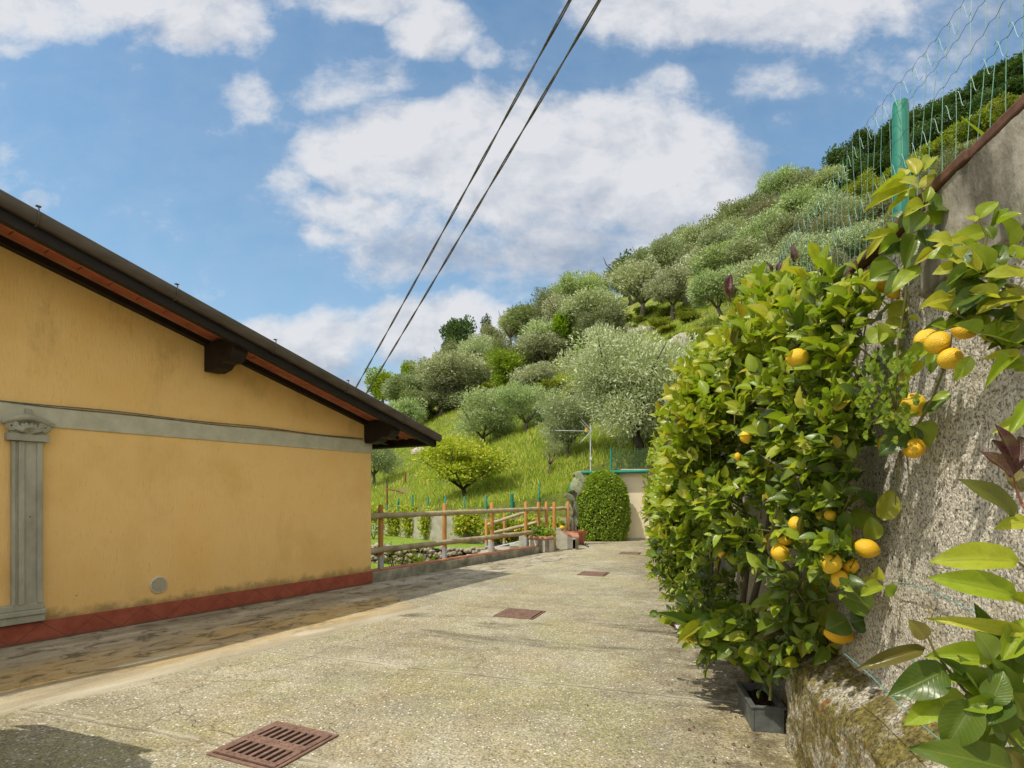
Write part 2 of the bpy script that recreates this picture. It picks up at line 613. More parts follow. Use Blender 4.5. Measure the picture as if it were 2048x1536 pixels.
def mat_skirting():
    m, t, b = material("red_tile_skirting")
    v = t.obj()
    x, y, z = t.sep(v)[0:3]
    c = t.ramp(t.noise(v, 6, 6, .65), [(.3, (.27, .062, .034)), (.7, (.40, .105, .06))])
    a = t.math("ADD", t.math("MULTIPLY", x, 2.1), t.math("MULTIPLY", z, 2.6))
    d = t.math("SUBTRACT", t.math("MULTIPLY", x, 2.1), t.math("MULTIPLY", z, 2.6))
    e = t.math("MINIMUM", t.math("PINGPONG", a, .5), t.math("PINGPONG", d, .5))
    j = t.math("SUBTRACT", 1, t.step(e, .006, .022))
    c = t.mix(t.math("MULTIPLY", j, .7), c, (.12, .055, .035))
    wh = t.step(t.noise(t.scale(v, (1, 1, .3)), 24, 6, .75), .64, .72)
    c = t.mix(t.math("MULTIPLY", wh, .35), c, (.5, .38, .3))
    dz = t.math("ADD", z, t.math("MULTIPLY", t.math("SUBTRACT", t.noise(v, 7, 5, .7), .5), .1))
    c = t.mix(t.math("MULTIPLY", t.step(dz, .05, .0), .7), c, (.10, .075, .045))
    t.set(b.inputs["Base Color"], c)
    b.inputs["Roughness"].default_value = .55
    t.set(b.inputs["Normal"], t.bump(t.math("SUBTRACT", t.noise(v, 20, 4), j), .4, .004))
    return m


def mat_render_wall(name, mossy=0.0):
    m, t, b = material(name)
    p = t.pos()
    c = t.voro(p, 95, out="Color")
    d = t.voro(p, 95)
    col = t.ramp(t.noise(p, 2.2, 6, .65), [(.3, (.34, .305, .24)), (.5, (.51, .465, .375)), (.7, (.62, .575, .48))])
    st = t.ramp(t.sep(c)[0], [(0, (.24, .21, .155)), (.3, (.56, .51, .41)), (.7, (.76, .71, .60)), (.93, (.84, .81, .74)), (1, (.60, .63, .66))])
    col = t.mix(.55, col, st)
    c2 = t.noise(p, 130, 4, .75)
    col = t.mix(.65, col, t.mix(1.0, col, t.ramp(c2, [(.3, .45), (.5, 1.0), (.7, 1.3)]), "MULTIPLY"))
    big = t.voro(p, 58, out="Color")
    bd = t.voro(p, 58)
    big_peb = t.math("MULTIPLY", t.step(t.sep(big)[1], .80, .86), t.math("SUBTRACT", 1, t.step(bd, .35, .6)))  # scattered larger pebbles, raised and in their own tones
    col = t.mix(t.math("MULTIPLY", big_peb, .5), col, t.ramp(t.sep(big)[0], [(0, (.38, .33, .25)), (.5, (.70, .63, .52)), (1, (.82, .79, .72))]))
    hol = t.step(t.noise(p, 78, 4, .65), .54, .62)
    col = t.mix(t.math("MULTIPLY", hol, .78), col, (.095, .075, .05))  # hollows darkened in the colour, in place of shade from deeper relief
    # mustard lichen in vertical runs
    li = t.math("MULTIPLY", t.step(t.noise(t.scale(p, (1, 1.0, .28)), 2.6, 6, .65, .4), .56, .70), t.step(t.noise(p, 34, 4, .7), .45, .60))
    col = t.mix(t.math("MULTIPLY", li, .8), col, (.42, .30, .055))
    pk = t.step(t.noise(t.scale(p, (1, 1, .3)), 3.5, 5, .7), .60, .72)
    col = t.mix(t.math("MULTIPLY", pk, .45), col, (.12, .10, .075))
    if mossy:
        z = t.sep(p)[2]
        g = t.step(t.noise(p, 4.5, 8, .75, .4), .36, .54)
        col = t.mix(t.math("MULTIPLY", g, mossy), col, t.ramp(t.noise(p, 40, 5, .7), [(.35, (.045, .04, .012)), (.5, (.15, .12, .025)), (.65, (.26, .22, .05))]))
        rd = t.step(t.noise(t.vmath("ADD", p, (4, 1, 2)), 6, 6, .7, .3), .60, .68)
        col = t.mix(t.math("MULTIPLY", rd, .75), col, (.33, .12, .035))
        br = t.step(t.noise(t.vmath("ADD", p, (9, 2, 5)), 9, 6, .7), .56, .66)
        col = t.mix(t.math("MULTIPLY", br, .8), col, (.075, .055, .028))
    t.set(b.inputs["Base Color"], col)
    b.inputs["Roughness"].default_value = .95
    b.inputs["Specular IOR Level"].default_value = .15
    h = t.math("ADD", t.math("MULTIPLY", t.math("SUBTRACT", 1, d), .7), t.math("MULTIPLY", c2, .8))
    h = t.math("ADD", t.math("SUBTRACT", h, t.math("MULTIPLY", hol, .9)), t.math("MULTIPLY", big_peb, .6))
    t.set(b.inputs["Normal"], t.bump(h, .75, .010))
    return m


def mat_grass():
    m, t, b = material("meadow")
    p = t.pos()
    c = t.ramp(t.noise(p, .28, 7, .7), [(.32, (.085, .13, .022)), (.5, (.22, .27, .042)), (.66, (.35, .34, .075))])
    f = t.noise(p, 9, 5, .75)
    c = t.mix(.8, c, t.mix(1.0, c, t.ramp(f, [(.3, .55), (.5, 1.0), (.7, 1.35)]), "MULTIPLY"))
    dry = t.step(t.noise(t.vmath("ADD", p, (11, 4, 0)), .16, 6, .7), .56, .68)
    c = t.mix(t.math("MULTIPLY", dry, .6), c, (.26, .20, .075))
    x, y, z = t.sep(p)[0:3]
    fa = t.step(t.math("DIVIDE", x, y), .68, .80)
    c = t.mix(t.math("MULTIPLY", fa, .55), c, (.21, .19, .075))
    t.set(b.inputs["Base Color"], c)
    b.inputs["Roughness"].default_value = .95
    t.set(b.inputs["Normal"], t.bump(f, 1.0, .25))
    return m


M = {}
M["drive"] = mat_drive()
M["apron"] = mat_apron()
M["stucco"] = mat_stucco()
M["skirting"] = mat_skirting()
M["render"] = mat_render_wall("pebble_render")
M["footing"] = mat_render_wall("mossy_footing", .95)
M["grass"] = mat_grass()
M["lawn"] = simple("mown_lawn", (.12, .19, .02), (.24, .32, .05), 5, .95, .1, bump=.8, bdist=.03)
M["frieze"] = simple("grey_green_band", (.42, .395, .285), (.53, .50, .375), 5, .85, .2, bump=.15, lo=.35, hi=.65)
M["stone_trim"] = simple("grey_stone_trim", (.28, .265, .195), (.43, .41, .315), 7, .8, .25, bump=.25, stretch=(1, 1, .4))
M["dark_wood"] = simple("dark_brown_wood", (.007, .0045, .0035), (.021, .013, .010), 9, .6, .3, bump=.25, stretch=(.25, 1, 1))
M["soffit"] = simple("terracotta_soffit", (.34, .095, .05), (.46, .15, .08), 5, .8, .2, bump=.1)
M["gutter"] = simple("brown_sheet_metal", (.060, .046, .036), (.115, .092, .074), 7, .5, .4, metal=.1, stretch=(.4, 1, 1))
M["tile_roof"] = simple("roof_tiles", (.28, .10, .055), (.45, .2, .11), 5, .85, .2, bump=.3)
M["vent"] = simple("cream_plastic", (.58, .50, .35), (.68, .60, .44), 12, .5, .4)
M["black"] = simple("void_shade", (.006, .005, .004), (.012, .01, .008), 10, .9, .1)  # near-black colour standing in for the shade inside holes
M["cable"] = simple("grey_cable", (.05, .052, .048), (.20, .20, .185), 20, .5, .4)
M["kerb"] = simple("weathered_kerb", (.16, .155, .105), (.50, .45, .33), 4, .9, .2, bump=.5)
M["kerb_tile"] = simple("terracotta_kerb_tile", (.34, .12, .06), (.52, .22, .11), 7, .75, .25, bump=.2)
M["rail"] = simple("weathered_rail_wood", (.25, .20, .11), (.50, .41, .25), 5, .8, .25, bump=.35, stretch=(1, 1, 1))
M["post"] = simple("orange_post_wood", (.36, .16, .04), (.54, .27, .075), 6, .65, .3, bump=.25, stretch=(1, 1, .25))
M["shoe"] = simple("galvanised_shoe", (.36, .38, .40), (.50, .52, .54), 12, .45, .5, metal=.3)
M["green_metal"] = simple("green_painted_metal", (.008, .15, .10), (.016, .23, .155), 9, .42, .5)
M["green_wire"] = simple("green_coated_wire", (.06, .20, .155), (.13, .31, .25), 14, .4, .5)
M["pale_wire"] = simple("pale_green_wire", (.20, .36, .31), (.30, .46, .41), 14, .4, .5)
M["dark_wire"] = simple("dark_green_wire", (.015, .05, .045), (.03, .09, .08), 14, .45, .5)
M["rust"] = simple("rusty_iron", (.14, .045, .02), (.26, .10, .05), 9, .8, .3)
M["iron"] = simple("rusted_cast_iron", (.15, .085, .06), (.29, .175, .13), 22, .65, .4, metal=.2, bump=.4, bdist=.003)
M["coping"] = simple("terracotta_coping", (.055, .03, .02), (.20, .10, .065), 7, .85, .2, bump=.5)
M["beam"] = simple("smooth_render_band", (.11, .098, .075), (.36, .33, .27), 5.0, .9, .2, bump=1.0, detail=8, lo=.38, hi=.62, stretch=(1, 1, .6))  # dark streaks in the colour stand in for shade on the band
M["cream"] = simple("cream_plaster", (.80, .69, .49), (.86, .76, .56), 2.5, .9, .2, bump=.1)
M["galv"] = simple("pale_metal_trim", (.50, .50, .48), (.62, .62, .6), 8, .4, .5)
M["concrete"] = simple("grey_concrete", (.25, .235, .19), (.42, .39, .32), 3.5, .9, .2, bump=.4)
M["pale_concrete"] = simple("pale_rough_concrete", (.40, .37, .30), (.60, .56, .48), 6, .9, .2, bump=.5)
M["pot"] = simple("terracotta_pot", (.40, .13, .075), (.52, .20, .12), 8, .75, .25)
M["brick_rim"] = simple("terracotta_rim", (.32, .14, .085), (.52, .28, .18), 9, .8, .2, bump=.3)
M["dark_pier"] = simple("stained_pier", (.06, .05, .035), (.20, .165, .115), 8, .9, .2, bump=.3)
M["planter"] = simple("grey_planter_plastic", (.065, .072, .070), (.13, .14, .13), 14, .55, .4, bump=.2)
M["soil"] = simple("dark_soil", (.025, .014, .008), (.085, .05, .03), 60, .95, .1, bump=1.0, bdist=.02)
M["rock"] = simple("pale_limestone", (.26, .22, .18), (.52, .46, .40), 3, .9, .2, bump=.8, bdist=.06)
M["dry_stone"] = simple("dry_stone", (.17, .14, .10), (.42, .365, .285), 5, .9, .2, bump=.6, bdist=.04)
M["bark"] = simple("grey_bark", (.085, .07, .052), (.20, .17, .13), 9, .9, .2, bump=.6, stretch=(1, 1, .3))
M["dark_bark"] = simple("dark_bark", (.03, .025, .018), (.075, .06, .045), 9, .9, .2, bump=.6, stretch=(1, 1, .3))
M["twig"] = simple("green_twig", (.10, .10, .03), (.17, .16, .05), 20, .6, .3)
M["purple_twig"] = simple("purple_twig", (.17, .06, .05), (.25, .10, .07), 20, .6, .3)
M["steel"] = simple("aluminium", (.48, .48, .48), (.62, .62, .62), 10, .4, .5, metal=.4)
M["teal_line"] = simple("teal_training_wire", (.08, .24, .215), (.16, .33, .30), 20, .5, .4)
M["flower"] = leaf_mat("citrus_flower", [(.70, .50, .52), (.78, .70, .66), (.62, .36, .42)], .3, .6)
M["car_paint"] = simple("dark_car_paint", (.02, .022, .028), (.026, .028, .034), 5, .25, .6)
M["car_glass"] = simple("car_glass", (.01, .012, .014), (.014, .016, .018), 5, .1, .6)
M["tyre"] = simple("tyre_rubber", (.012, .012, .012), (.02, .02, .02), 10, .9, .2)


def mat_lemon(name, c1, c2):
    m, t, b = material(name)
    v = t.obj()
    c = t.ramp(t.noise(v, 9, 4, .6), [(.3, c1), (.7, c2)])
    t.set(b.inputs["Base Color"], c)
    b.inputs["Roughness"].default_value = .42
    b.inputs["Specular IOR Level"].default_value = .4
    b.inputs["Subsurface Weight"].default_value = 0.0
    t.set(b.inputs["Normal"], t.bump(t.voro(v, 260), .6, .003))
    return m


M["lemon"] = mat_lemon("lemon_skin", (.71, .42, .014), (.76, .52, .035))
M["lemon_orange"] = mat_lemon("ripe_lemon_skin", (.72, .38, .012), (.75, .46, .02))
M["lemon_green"] = mat_lemon("unripe_lemon_skin", (.20, .28, .02), (.28, .36, .03))

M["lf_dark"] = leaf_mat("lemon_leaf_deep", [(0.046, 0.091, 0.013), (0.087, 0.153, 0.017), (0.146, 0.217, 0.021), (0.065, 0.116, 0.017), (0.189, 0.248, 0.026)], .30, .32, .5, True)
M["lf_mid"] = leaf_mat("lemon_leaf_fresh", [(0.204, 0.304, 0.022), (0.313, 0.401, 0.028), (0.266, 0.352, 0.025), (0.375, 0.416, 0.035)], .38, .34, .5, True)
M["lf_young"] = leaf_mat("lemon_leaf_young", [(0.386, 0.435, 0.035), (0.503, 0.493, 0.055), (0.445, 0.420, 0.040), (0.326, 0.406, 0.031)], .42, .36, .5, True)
M["lf_yellow"] = leaf_mat("lemon_leaf_yellow", [(.48, .36, .03), (.42, .34, .04)], .40, .42, .4, True)
M["lf_purple"] = leaf_mat("lemon_leaf_purple", [(.060, .012, .022), (.085, .018, .03), (.05, .012, .02)], .15, .25, .7, True, (1.1, .8, .9))
M["lf_brown"] = leaf_mat("lemon_leaf_bronze", [(.14, .105, .03), (.13, .16, .03), (.18, .13, .035)], .3, .30, .6, True)
LM = [M[k] for k in ("lf_dark", "lf_mid", "lf_young", "lf_yellow", "lf_purple", "lf_brown")]

M["olive"] = leaf_mat("olive_leaves", [(0.221, 0.273, 0.144), (0.443, 0.491, 0.313), (0.333, 0.381, 0.219), (0.664, 0.686, 0.510), (0.265, 0.316, 0.162), (0.531, 0.567, 0.399)], .22, .5, .3, var=True)
M["olive_dull"] = leaf_mat("olive_leaves_dull", [(0.159, 0.188, 0.097), (0.287, 0.303, 0.176), (0.227, 0.247, 0.139), (0.371, 0.367, 0.234)], .22, .5, .3, var=True)
M["bright"] = leaf_mat("bright_leaves", [(0.124, 0.212, 0.020), (0.284, 0.375, 0.026), (0.196, 0.293, 0.024), (0.373, 0.424, 0.037)], .32, .45, .3, var=True)
M["plum"] = leaf_mat("plum_leaves", [(0.184, 0.258, 0.025), (0.442, 0.497, 0.040), (0.313, 0.405, 0.033), (0.607, 0.552, 0.055), (0.166, 0.239, 0.022)], .35, .45, .3)
M["dark_leaf"] = leaf_mat("holm_oak_leaves", [(0.042, 0.084, 0.028), (0.093, 0.163, 0.042), (0.065, 0.116, 0.033), (0.139, 0.209, 0.051)], .18, .5, .3, var=True)
M["scrub"] = leaf_mat("scrub_leaves", [(0.160, 0.224, 0.029), (0.320, 0.336, 0.040), (0.240, 0.288, 0.035), (0.416, 0.384, 0.048)], .28, .5, .3, var=True)
M["topiary"] = leaf_mat("clipped_leaves", [(0.128, 0.221, 0.025), (0.307, 0.420, 0.033), (0.230, 0.336, 0.028), (0.435, 0.525, 0.048)], .28, .4, .45)
M["pad"] = simple("cactus_pad", (.13, .18, .085), (.36, .35, .22), 14, .6, .35)
M["blade"] = leaf_mat("grass_blades", [(0.156, 0.239, 0.035), (0.354, 0.459, 0.059), (0.260, 0.363, 0.043), (0.478, 0.517, 0.087), (0.624, 0.517, 0.146)], .35, .6, .2)
M["dead_leaf"] = leaf_mat("dead_leaf", [(.16, .085, .04), (.10, .05, .025), (.24, .14, .06)], .2, .7, .2)


# ------------------------------------------------------------------ terrain
def wall_x(Y):
    return 1.186 + .19 * Y


HY0_X = [-70, -20, -9, -6, -1.4, 2.0, 2.45, 6.5, 9, 160]
HY0_Y = [62, 42, 28, 24.4, 19.2, 18.9, 21.4, 21.4, 15, 12]


def hill_start(X):
    return np.interp(X, HY0_X, HY0_Y)


def hill(X, Y):
    X = np.asarray(X, float)
    Y = np.asarray(Y, float)
    YA = 95.0
    Ye = np.where(Y < YA, Y, np.where(Y < YA + 25, Y - .5 * (Y - YA) ** 2 / 25, YA + 12.5 - (Y - YA - 25) * .6))
    P = .46 * (X + 2.1) + .335 * (Ye - 26) + .62 + .24 * np.logaddexp(0, (X - 55) / 4) * 4
    H = .72 + np.logaddexp(0, P / 1.2) * 1.2
    d = np.clip((Y - hill_start(X)) / 6, 0, 1)
    H = H + d * ((fbm(X * .16 + 50, Y * .16 + 50, 4, 3) - .5) * 1.6 + (fbm(X * .7 + 9, Y * .7, 3, 8) - .5) * .35)
    return H


def ground_at(px, py):
    xn, tn = (px - CX) / F, (HY - py) / F
    Y = np.linspace(15, 118, 1500)
    ok = Y > hill_start(xn * Y) + .3
    g = (CH + tn * Y - hill(xn * Y, Y)) * 1.0
    g[~ok] = 1
    i = np.argmax(g < 0)
    if g[i] >= 0:
        far = (hill(xn * Y, Y) - CH) / Y
        far[Y < 60] = -9
        i = int(np.argmax(far))
    y = Y[i]
    return Vector((xn * y, y, float(hill(xn * y, y))))


def grid_mesh(name, V, nu, nv, mat):
    idx = np.arange(nu * nv).reshape(nu, nv)
    q = np.stack([idx[:-1, :-1], idx[1:, :-1], idx[1:, 1:], idx[:-1, 1:]], -1).reshape(-1, 4)
    return np_mesh(name, V, q, mat)


def build_ground():
    # base earth to the horizon
    MB().add([(-900, -900, -1.4), (900, -900, -1.4), (900, 900, -1.4), (-900, 900, -1.4)], [(0, 1, 2, 3)]).build("ground", M["grass"]).__setitem__("kind", "structure")
    # the hillside
    us = np.concatenate([np.linspace(-70, -12, 60), np.linspace(-11.5, 14, 86), np.linspace(14.5, 150, 180)])
    vs = np.concatenate([[0], np.linspace(0.01, 14, 48), 14 + 128 * np.linspace(0.01, 1, 110) ** 1.25])
    U, Vv = np.meshgrid(us, vs, indexing="ij")
    Yg = hill_start(U) + Vv
    H = hill(U, Yg)
    H[:, 0] = -1.5
    me = grid_mesh("hillside", np.stack([U, Yg, H], -1).reshape(-1, 3), len(us), len(vs), M["grass"])
    link("hillside", me)["kind"] = "structure"
    # raised ground behind the garden wall
    ys = np.linspace(-6, 24, 61)
    ss = np.concatenate([[0], np.linspace(.12, 14, 50)])
    A_, B_ = np.meshgrid(ys, ss, indexing="ij")
    X = wall_x(A_) + .22 + B_
    Z = 2.52 + .27 * np.maximum(B_ - .3, 0) + (fbm(X * 1.5, A_ * 1.5, 3, 5) - .5) * .25 * np.clip(B_ * 3, 0, 1)
    me = grid_mesh("bank", np.stack([X, A_, Z], -1).reshape(-1, 3), len(ys), len(ss), M["grass"])
    link("bank", me)["kind"] = "structure"
    # drive
    kerb = [Vector((-2.39, 9.64, 0)), Vector((-2.39, 9.64, 0)) + Vector((.539, .842, 0)) * 6.2]
    p = [(-13, -14, 0), (1.9, -14, 0), (wall_x(19.1) + .1, 19.3, 0), (1.9, 19.3, 0), (1.3, 15.6, 0), (.95, 14.95, 0), (-2.39, 9.64, 0), (-13.2, -7.2, 0)]
    MB().add(p, [tuple(range(len(p)))]).build("drive", M["drive"])["kind"] = "structure"
    # smooth concrete strip along the house and kerb
    u, n = Vector((.539, .842, 0)), Vector((.842, -.539, 0))
    c = Vector((-2.39, 9.64, .002))
    out, inn = [], []
    NS = 420
    for i in range(NS):
        t = -13 + i * (19.1 / (NS - 1))
        rag = (float(fbm(np.array([t * 1.1 + 30]), np.array([2.0]), 5, 4)[0]) - .5) * .34 + (float(fbm(np.array([t * 9 + 30]), np.array([5.0]), 3, 9)[0]) - .5) * .07
        wd = float(np.interp(t, [-13, -.4, .6, 7], [2.75, 2.75, 1.7, 1.7])) + rag
        inn.append(c + u * t + n * .0)
        out.append(c + u * t + n * wd)
    mb = MB()
    for i in range(NS - 1):
        mb.add([inn[i], out[i], out[i + 1], inn[i + 1]], [(0, 1, 2, 3)])
    mb.build("apron_path", M["apron"])["kind"] = "structure"
    # two levels of lawn beyond the kerb
    MB().add([(-12, 9, -.62), (-2.6, 9.7, -.62), (1.2, 15.3, -.62), (1.2, 18.6, -.62), (-14, 24, -.62)], [(0, 1, 2, 3, 4)]).build("lower_lawn", M["lawn"])["kind"] = "structure"
    lp = [(-14, 21.5), (-6.0, 18.6), (-3.5, 17.6), (-1.2, 16.9), (-.6, 17.2), (-.9, 19.5), (-6, 24.8), (-14, 33)]
    MB().add([(a, b, -.12) for a, b in lp], [tuple(range(8))]).build("upper_lawn", M["lawn"])["kind"] = "structure"


build_ground()


# ------------------------------------------------------------------ house
HC = Vector((-2.39, 9.64, 0))
HROT = math.atan2(.842, .539)


def house_t(px, o=0.0):
    xn = (px - CX) / F
    return (xn * (9.64 - .539 * o) + 2.39 - .842 * o) / (.539 - .842 * xn)


def rake(t):
    return 2.63 - .27 * t if t > -6.5 else 4.385 + .27 * (t + 6.5)


def build_house():
    h = empty("yellow_house", HC, "low yellow stuccoed house with red tile skirting and dark timber eaves", "house", rz=HROT)
    # local frame: x along the gable wall, -y out of it towards the drive
    P = lambda t, o, z: Vector((t, -o, z))
    mb = MB()
    mb.prism([P(-13, 0, 0), P(0, 0, 0), P(0, 0, rake(0)), P(-6.5, 0, rake(-6.5)), P(-13, 0, rake(-13))], (0, 7, 0))
    mb.build("wall", M["stucco"], h)
    # skirting of red tiles
    mb = MB()
    mb.box(P(-6.5, .011, .105), (13, .022, .21))
    mb.box((.011, 3.5, .105), (.022, 7.04, .21))
    mb.build("skirting", M["skirting"], h, bevel=.004)
    mb = MB()
    mb.box(P(-6.5, .008, 2.305), (13.02, .016, .205))
    mb.box((.008, 3.5, 2.305), (.016, 7.03, .205))
    mb.build("frieze_band", M["frieze"], h, bevel=.003)
    # cables along the top of the band
    for k in range(2):
        pts = [P(-13 + i * .2, .02 + .004 * k, 2.418 + .014 * k + .008 * math.sin(i * .7 + k) + .006 * math.sin(i * .23 + 2 * k)) for i in range(65)]
        MB().tube(pts, .006, 6).build("wall_cable", M["cable"], h, True)
    # pilaster
    pl = MB()
    t0, t1 = -4.77, -4.523
    pl.box(P((t0 + t1) / 2, .025, 1.22), (t1 - t0, .05, 1.64))
    pf = pl.build("pilaster", M["stone_trim"], h, bevel=.004)
    fl = MB()
    wd = t1 - t0
    fl.box(P(t0 + wd * .30, .058, 1.22), (wd * .20, .016, 1.63))
    fl.box(P(t0 + wd * .90, .058, 1.22), (wd * .20, .016, 1.63))
    fl.box(P(t0 + wd * .055, .058, 1.22), (wd * .11, .016, 1.63))
    fl.build("fluting", M["stone_trim"], pf, bevel=.006)
    MB().lathe(P(t0 + wd * .58, .052, 1.28), [(.006, 0), (.006, .002)], 10, axis=(0, -1, 0)).build("bolt_hole", M["black"], pf)  # black disc standing in for the shaded hole
    cp = MB()
    tc = (t0 + t1) / 2
    cp.box(P(tc, .045, 2.075), (wd + .09, .09, .07))
    cp.prism([P(tc - .13, 0, 2.11), P(tc + .13, 0, 2.11), P(tc + .155, 0, 2.2), P(tc - .155, 0, 2.2)], (0, -.07, 0))
    # acanthus bowl and side scrolls
    for s in (-1, 1):
        for k in range(4):
            a = R(25 + k * 38)
            b0 = P(tc, .075, 2.115)
            tip = P(tc + s * math.cos(a) * .125, .085, 2.115 + math.sin(a) * .10)
            midp = (b0 + tip) / 2 + Vector((0, -.035, .008))
            cp.tube([b0, midp, tip], [.012, .026, .010], 8)
        pts, rs = [], []
        for i in range(40):
            a = i / 39 * 2.4 * 2 * math.pi
            r_ = .052 * (1 - i / 39 * .85)
            pts.append(P(tc + s * (.135 + r_ * math.cos(a + 1.2)), .075 + .01 * i / 39, 2.185 + r_ * math.sin(a + 1.2)))
            rs.append(.016 * (1 - i / 39 * .45))
        cp.tube(pts, rs, 8)
    pts = [P(tc + x, .085, 2.275 - abs(x) ** 1.8 * 1.15) for x in np.linspace(-.21, .21, 21)]
    cp.tube(pts, [.020 + .010 * math.cos(x * 7) for x in np.linspace(-.21, .21, 21)], 8)
    cp.box(P(tc + .01, .03, 2.325), (.05, .05, .08))
    cp.build("capital", M["stone_trim"], pf, True)
    bs = MB()
    for z0, z1, o, x in ((.345, .41, .06, .03), (.295, .345, .085, .05), (.22, .295, .07, .035)):
        bs.box(P(tc - .16, o / 2, (z0 + z1) / 2), (wd + .32 + x, o, z1 - z0))
    bs.build("pilaster_base", M["stone_trim"], pf, bevel=.008)
    # vent
    tv = house_t(317)
    v = MB().lathe(P(tv, 0, .43), [(.10, 0), (.10, .014), (.092, .020), (.086, .020), (.086, .012)], 40, axis=(0, -1, 0)).build("wall_vent", M["vent"], h)
    MB().lathe(P(tv, .0135, .43), [(.085, 0), (.085, .001)], 32, axis=(0, -1, 0)).build("vent_shade_disc", M["dark_wood"], v)  # dark disc put in for the shade behind the slats
    sl_ = MB()
    for k in range(13):
        q = -.078 + k * .013
        ln = 2 * math.sqrt(max(.084 ** 2 - q ** 2, 0))
        mt = Matrix.Rotation(R(-38), 3, "Y")
        sl_.box(P(tv, .018, .43) + mt @ Vector((0, 0, q)), (ln, .007, .0065), mat=mt)
    sl_.build("slats", M["vent"], v)
    # roof: two slopes, with layers of the verge seen from below
    ov = .75
    ev = .82
    rf = MB()
    for a, bb in ((-6.5, ev), (-6.5, -13 - ev)):
        za, zb = rake(a), (rake(a) - .27 * abs(bb - a))
        o0, o1 = ov - .03, -7.6
        for dz0, dz1 in ((.112, .138),):
            pts = [P(a, o0, za + dz0), P(bb, o0, zb + dz0), P(bb, o0, zb + dz1), P(a, o0, za + dz1)]
            rf.prism(pts, Vector((0, o0 - o1, 0)))
    roof = rf.build("roof", M["tile_roof"], h)
    cov = MB()
    for a, bb in ((-6.5, ev), (-6.5, -13 - ev)):
        for k in range(38):
            o = ov - .22 - k * .215
            L = bb - a
            A0, A1 = P(a, o, rake(a) + .13), P(bb * .998, o, rake(a) - .27 * abs(L) + .13)
            cov.tube([A0, A1], [.06, .065], 8)
    cov.build("roof_tiles", M["tile_roof"], roof, True)
    # terracotta soffit slab, divided in tiles
    sf = MB()
    nt_ = 26
    for k in range(nt_):
        a, bb = -6.5 + k * (6.5 + ev - .03) / nt_, -6.5 + (k + 1) * (6.5 + ev - .03) / nt_ - .012
        za, zb = 2.63 - .27 * a, 2.63 - .27 * bb
        sf.prism([P(a, ov - .1, za + .082), P(bb, ov - .1, zb + .082), P(bb, ov - .1, zb + .108), P(a, ov - .1, za + .108)], Vector((0, ov - .1 + 7.5, 0)))
    sf.build("soffit", M["soffit"], h)
    gp_ = MB()
    gp_.prism([P(-6.5, ov - .1, rake(-6.5) + .106), P(ev - .03, ov - .1, 2.63 - .27 * (ev - .03) + .106), P(ev - .03, ov - .1, 2.63 - .27 * (ev - .03) + .111), P(-6.5, ov - .1, rake(-6.5) + .111)], Vector((0, ov - .1 + 7.5, 0)))
    gp_.build("soffit_joint", M["dark_wood"], h)

    def sloped(mb, a, bb, o0, o1, d0, d1):
        za, zb = 2.63 - .27 * a, 2.63 - .27 * bb
        mb.prism([P(a, o1, za + d0), P(bb, o1, zb + d0), P(bb, o1, zb + d1), P(a, o1, za + d1)], Vector((0, o1 - o0, 0)))
        return mb
    sloped(MB(), -6.5, ev - .25, .002, .10, -.005, .081).build("wall_rafter", M["dark_wood"], h)
    sloped(MB(), -6.5, ev - .02, ov - .085, ov, -.078, .10).build("barge_board", M["dark_wood"], h)
    # eave board across the low end
    eb = MB()
    zb = 2.63 - .27 * ev
    eb.prism([P(ev - .06, ov, zb - .03), P(ev - .001, ov, zb - .05), P(ev - .001, ov, zb + .10), P(ev - .06, ov, zb + .11)], Vector((0, ov + 7.5, 0)))
    eb.build("eave_board", M["dark_wood"], h)
    # common rafter tails under the eave
    rt = MB()
    for k in range(12):
        o = -.3 - k * .6
        rt.prism([P(0.03, o, 2.52), P(ev - .07, o, 2.63 - .27 * (ev - .07) - .01), P(ev - .07, o, 2.63 - .27 * (ev - .07) + .08), P(0.03, o, 2.70)], (0, .1, 0))
    rt.build("rafter_tails", M["dark_wood"], h)
    # purlins with carved ends
    for tp in (-2.745, -.06, -5.5):
        wdp = .20
        prof = [(0, -.30), (.16, -.315), (.30, -.285), (.37, -.235), (.42, -.225), (.50, -.235), (.58, -.20), (.64, -.12), (.655, .06), (0, .06)]
        z0 = 2.63 - .27 * tp
        pu = MB()
        pu.prism([P(tp - wdp / 2, o, z0 + d + (.02 if tp > -1 else 0)) for o, d in prof], (wdp, 0, 0))
        pu.build("purlin", M["dark_wood"], h, bevel=.012)
    # verge gutter: a bowed sheet with a rolled lip
    sec = [(.752, .03), (.79, .020), (.82, .034), (.840, .065), (.846, .105), (.845, .135), (.838, .143), (.828, .138), (.832, .10), (.825, .075), (.81, .05), (.785, .034), (.758, .042)]
    gu = MB()
    for a, bb in ((-6.5, ev + .03), (-6.5, -13 - ev)):
        za, zb_ = rake(a), rake(a) - .27 * abs(bb - a)
        gu.prism([P(a, o, za + d) for o, d in sec], Vector((bb - a, 0, zb_ - za)))
    g = gu.build("verge_gutter", M["gutter"], h, True)
    for px in (78, 355, 552, 697, 812):
        t = house_t(px, .85)
        z0 = 2.63 - .27 * t
        k = MB()
        pts = [P(t, o, z0 + d) for o, d in ((.76, .018), (.79, .010), (.826, .026), (.848, .06), (.855, .105), (.853, .15), (.842, .172))]
        k.tube(pts, .006, 6)
        k.box(P(t, .838, z0 + .178), (.038, .030, .010))
        k.build("gutter_bracket", M["gutter"], g)


build_house()


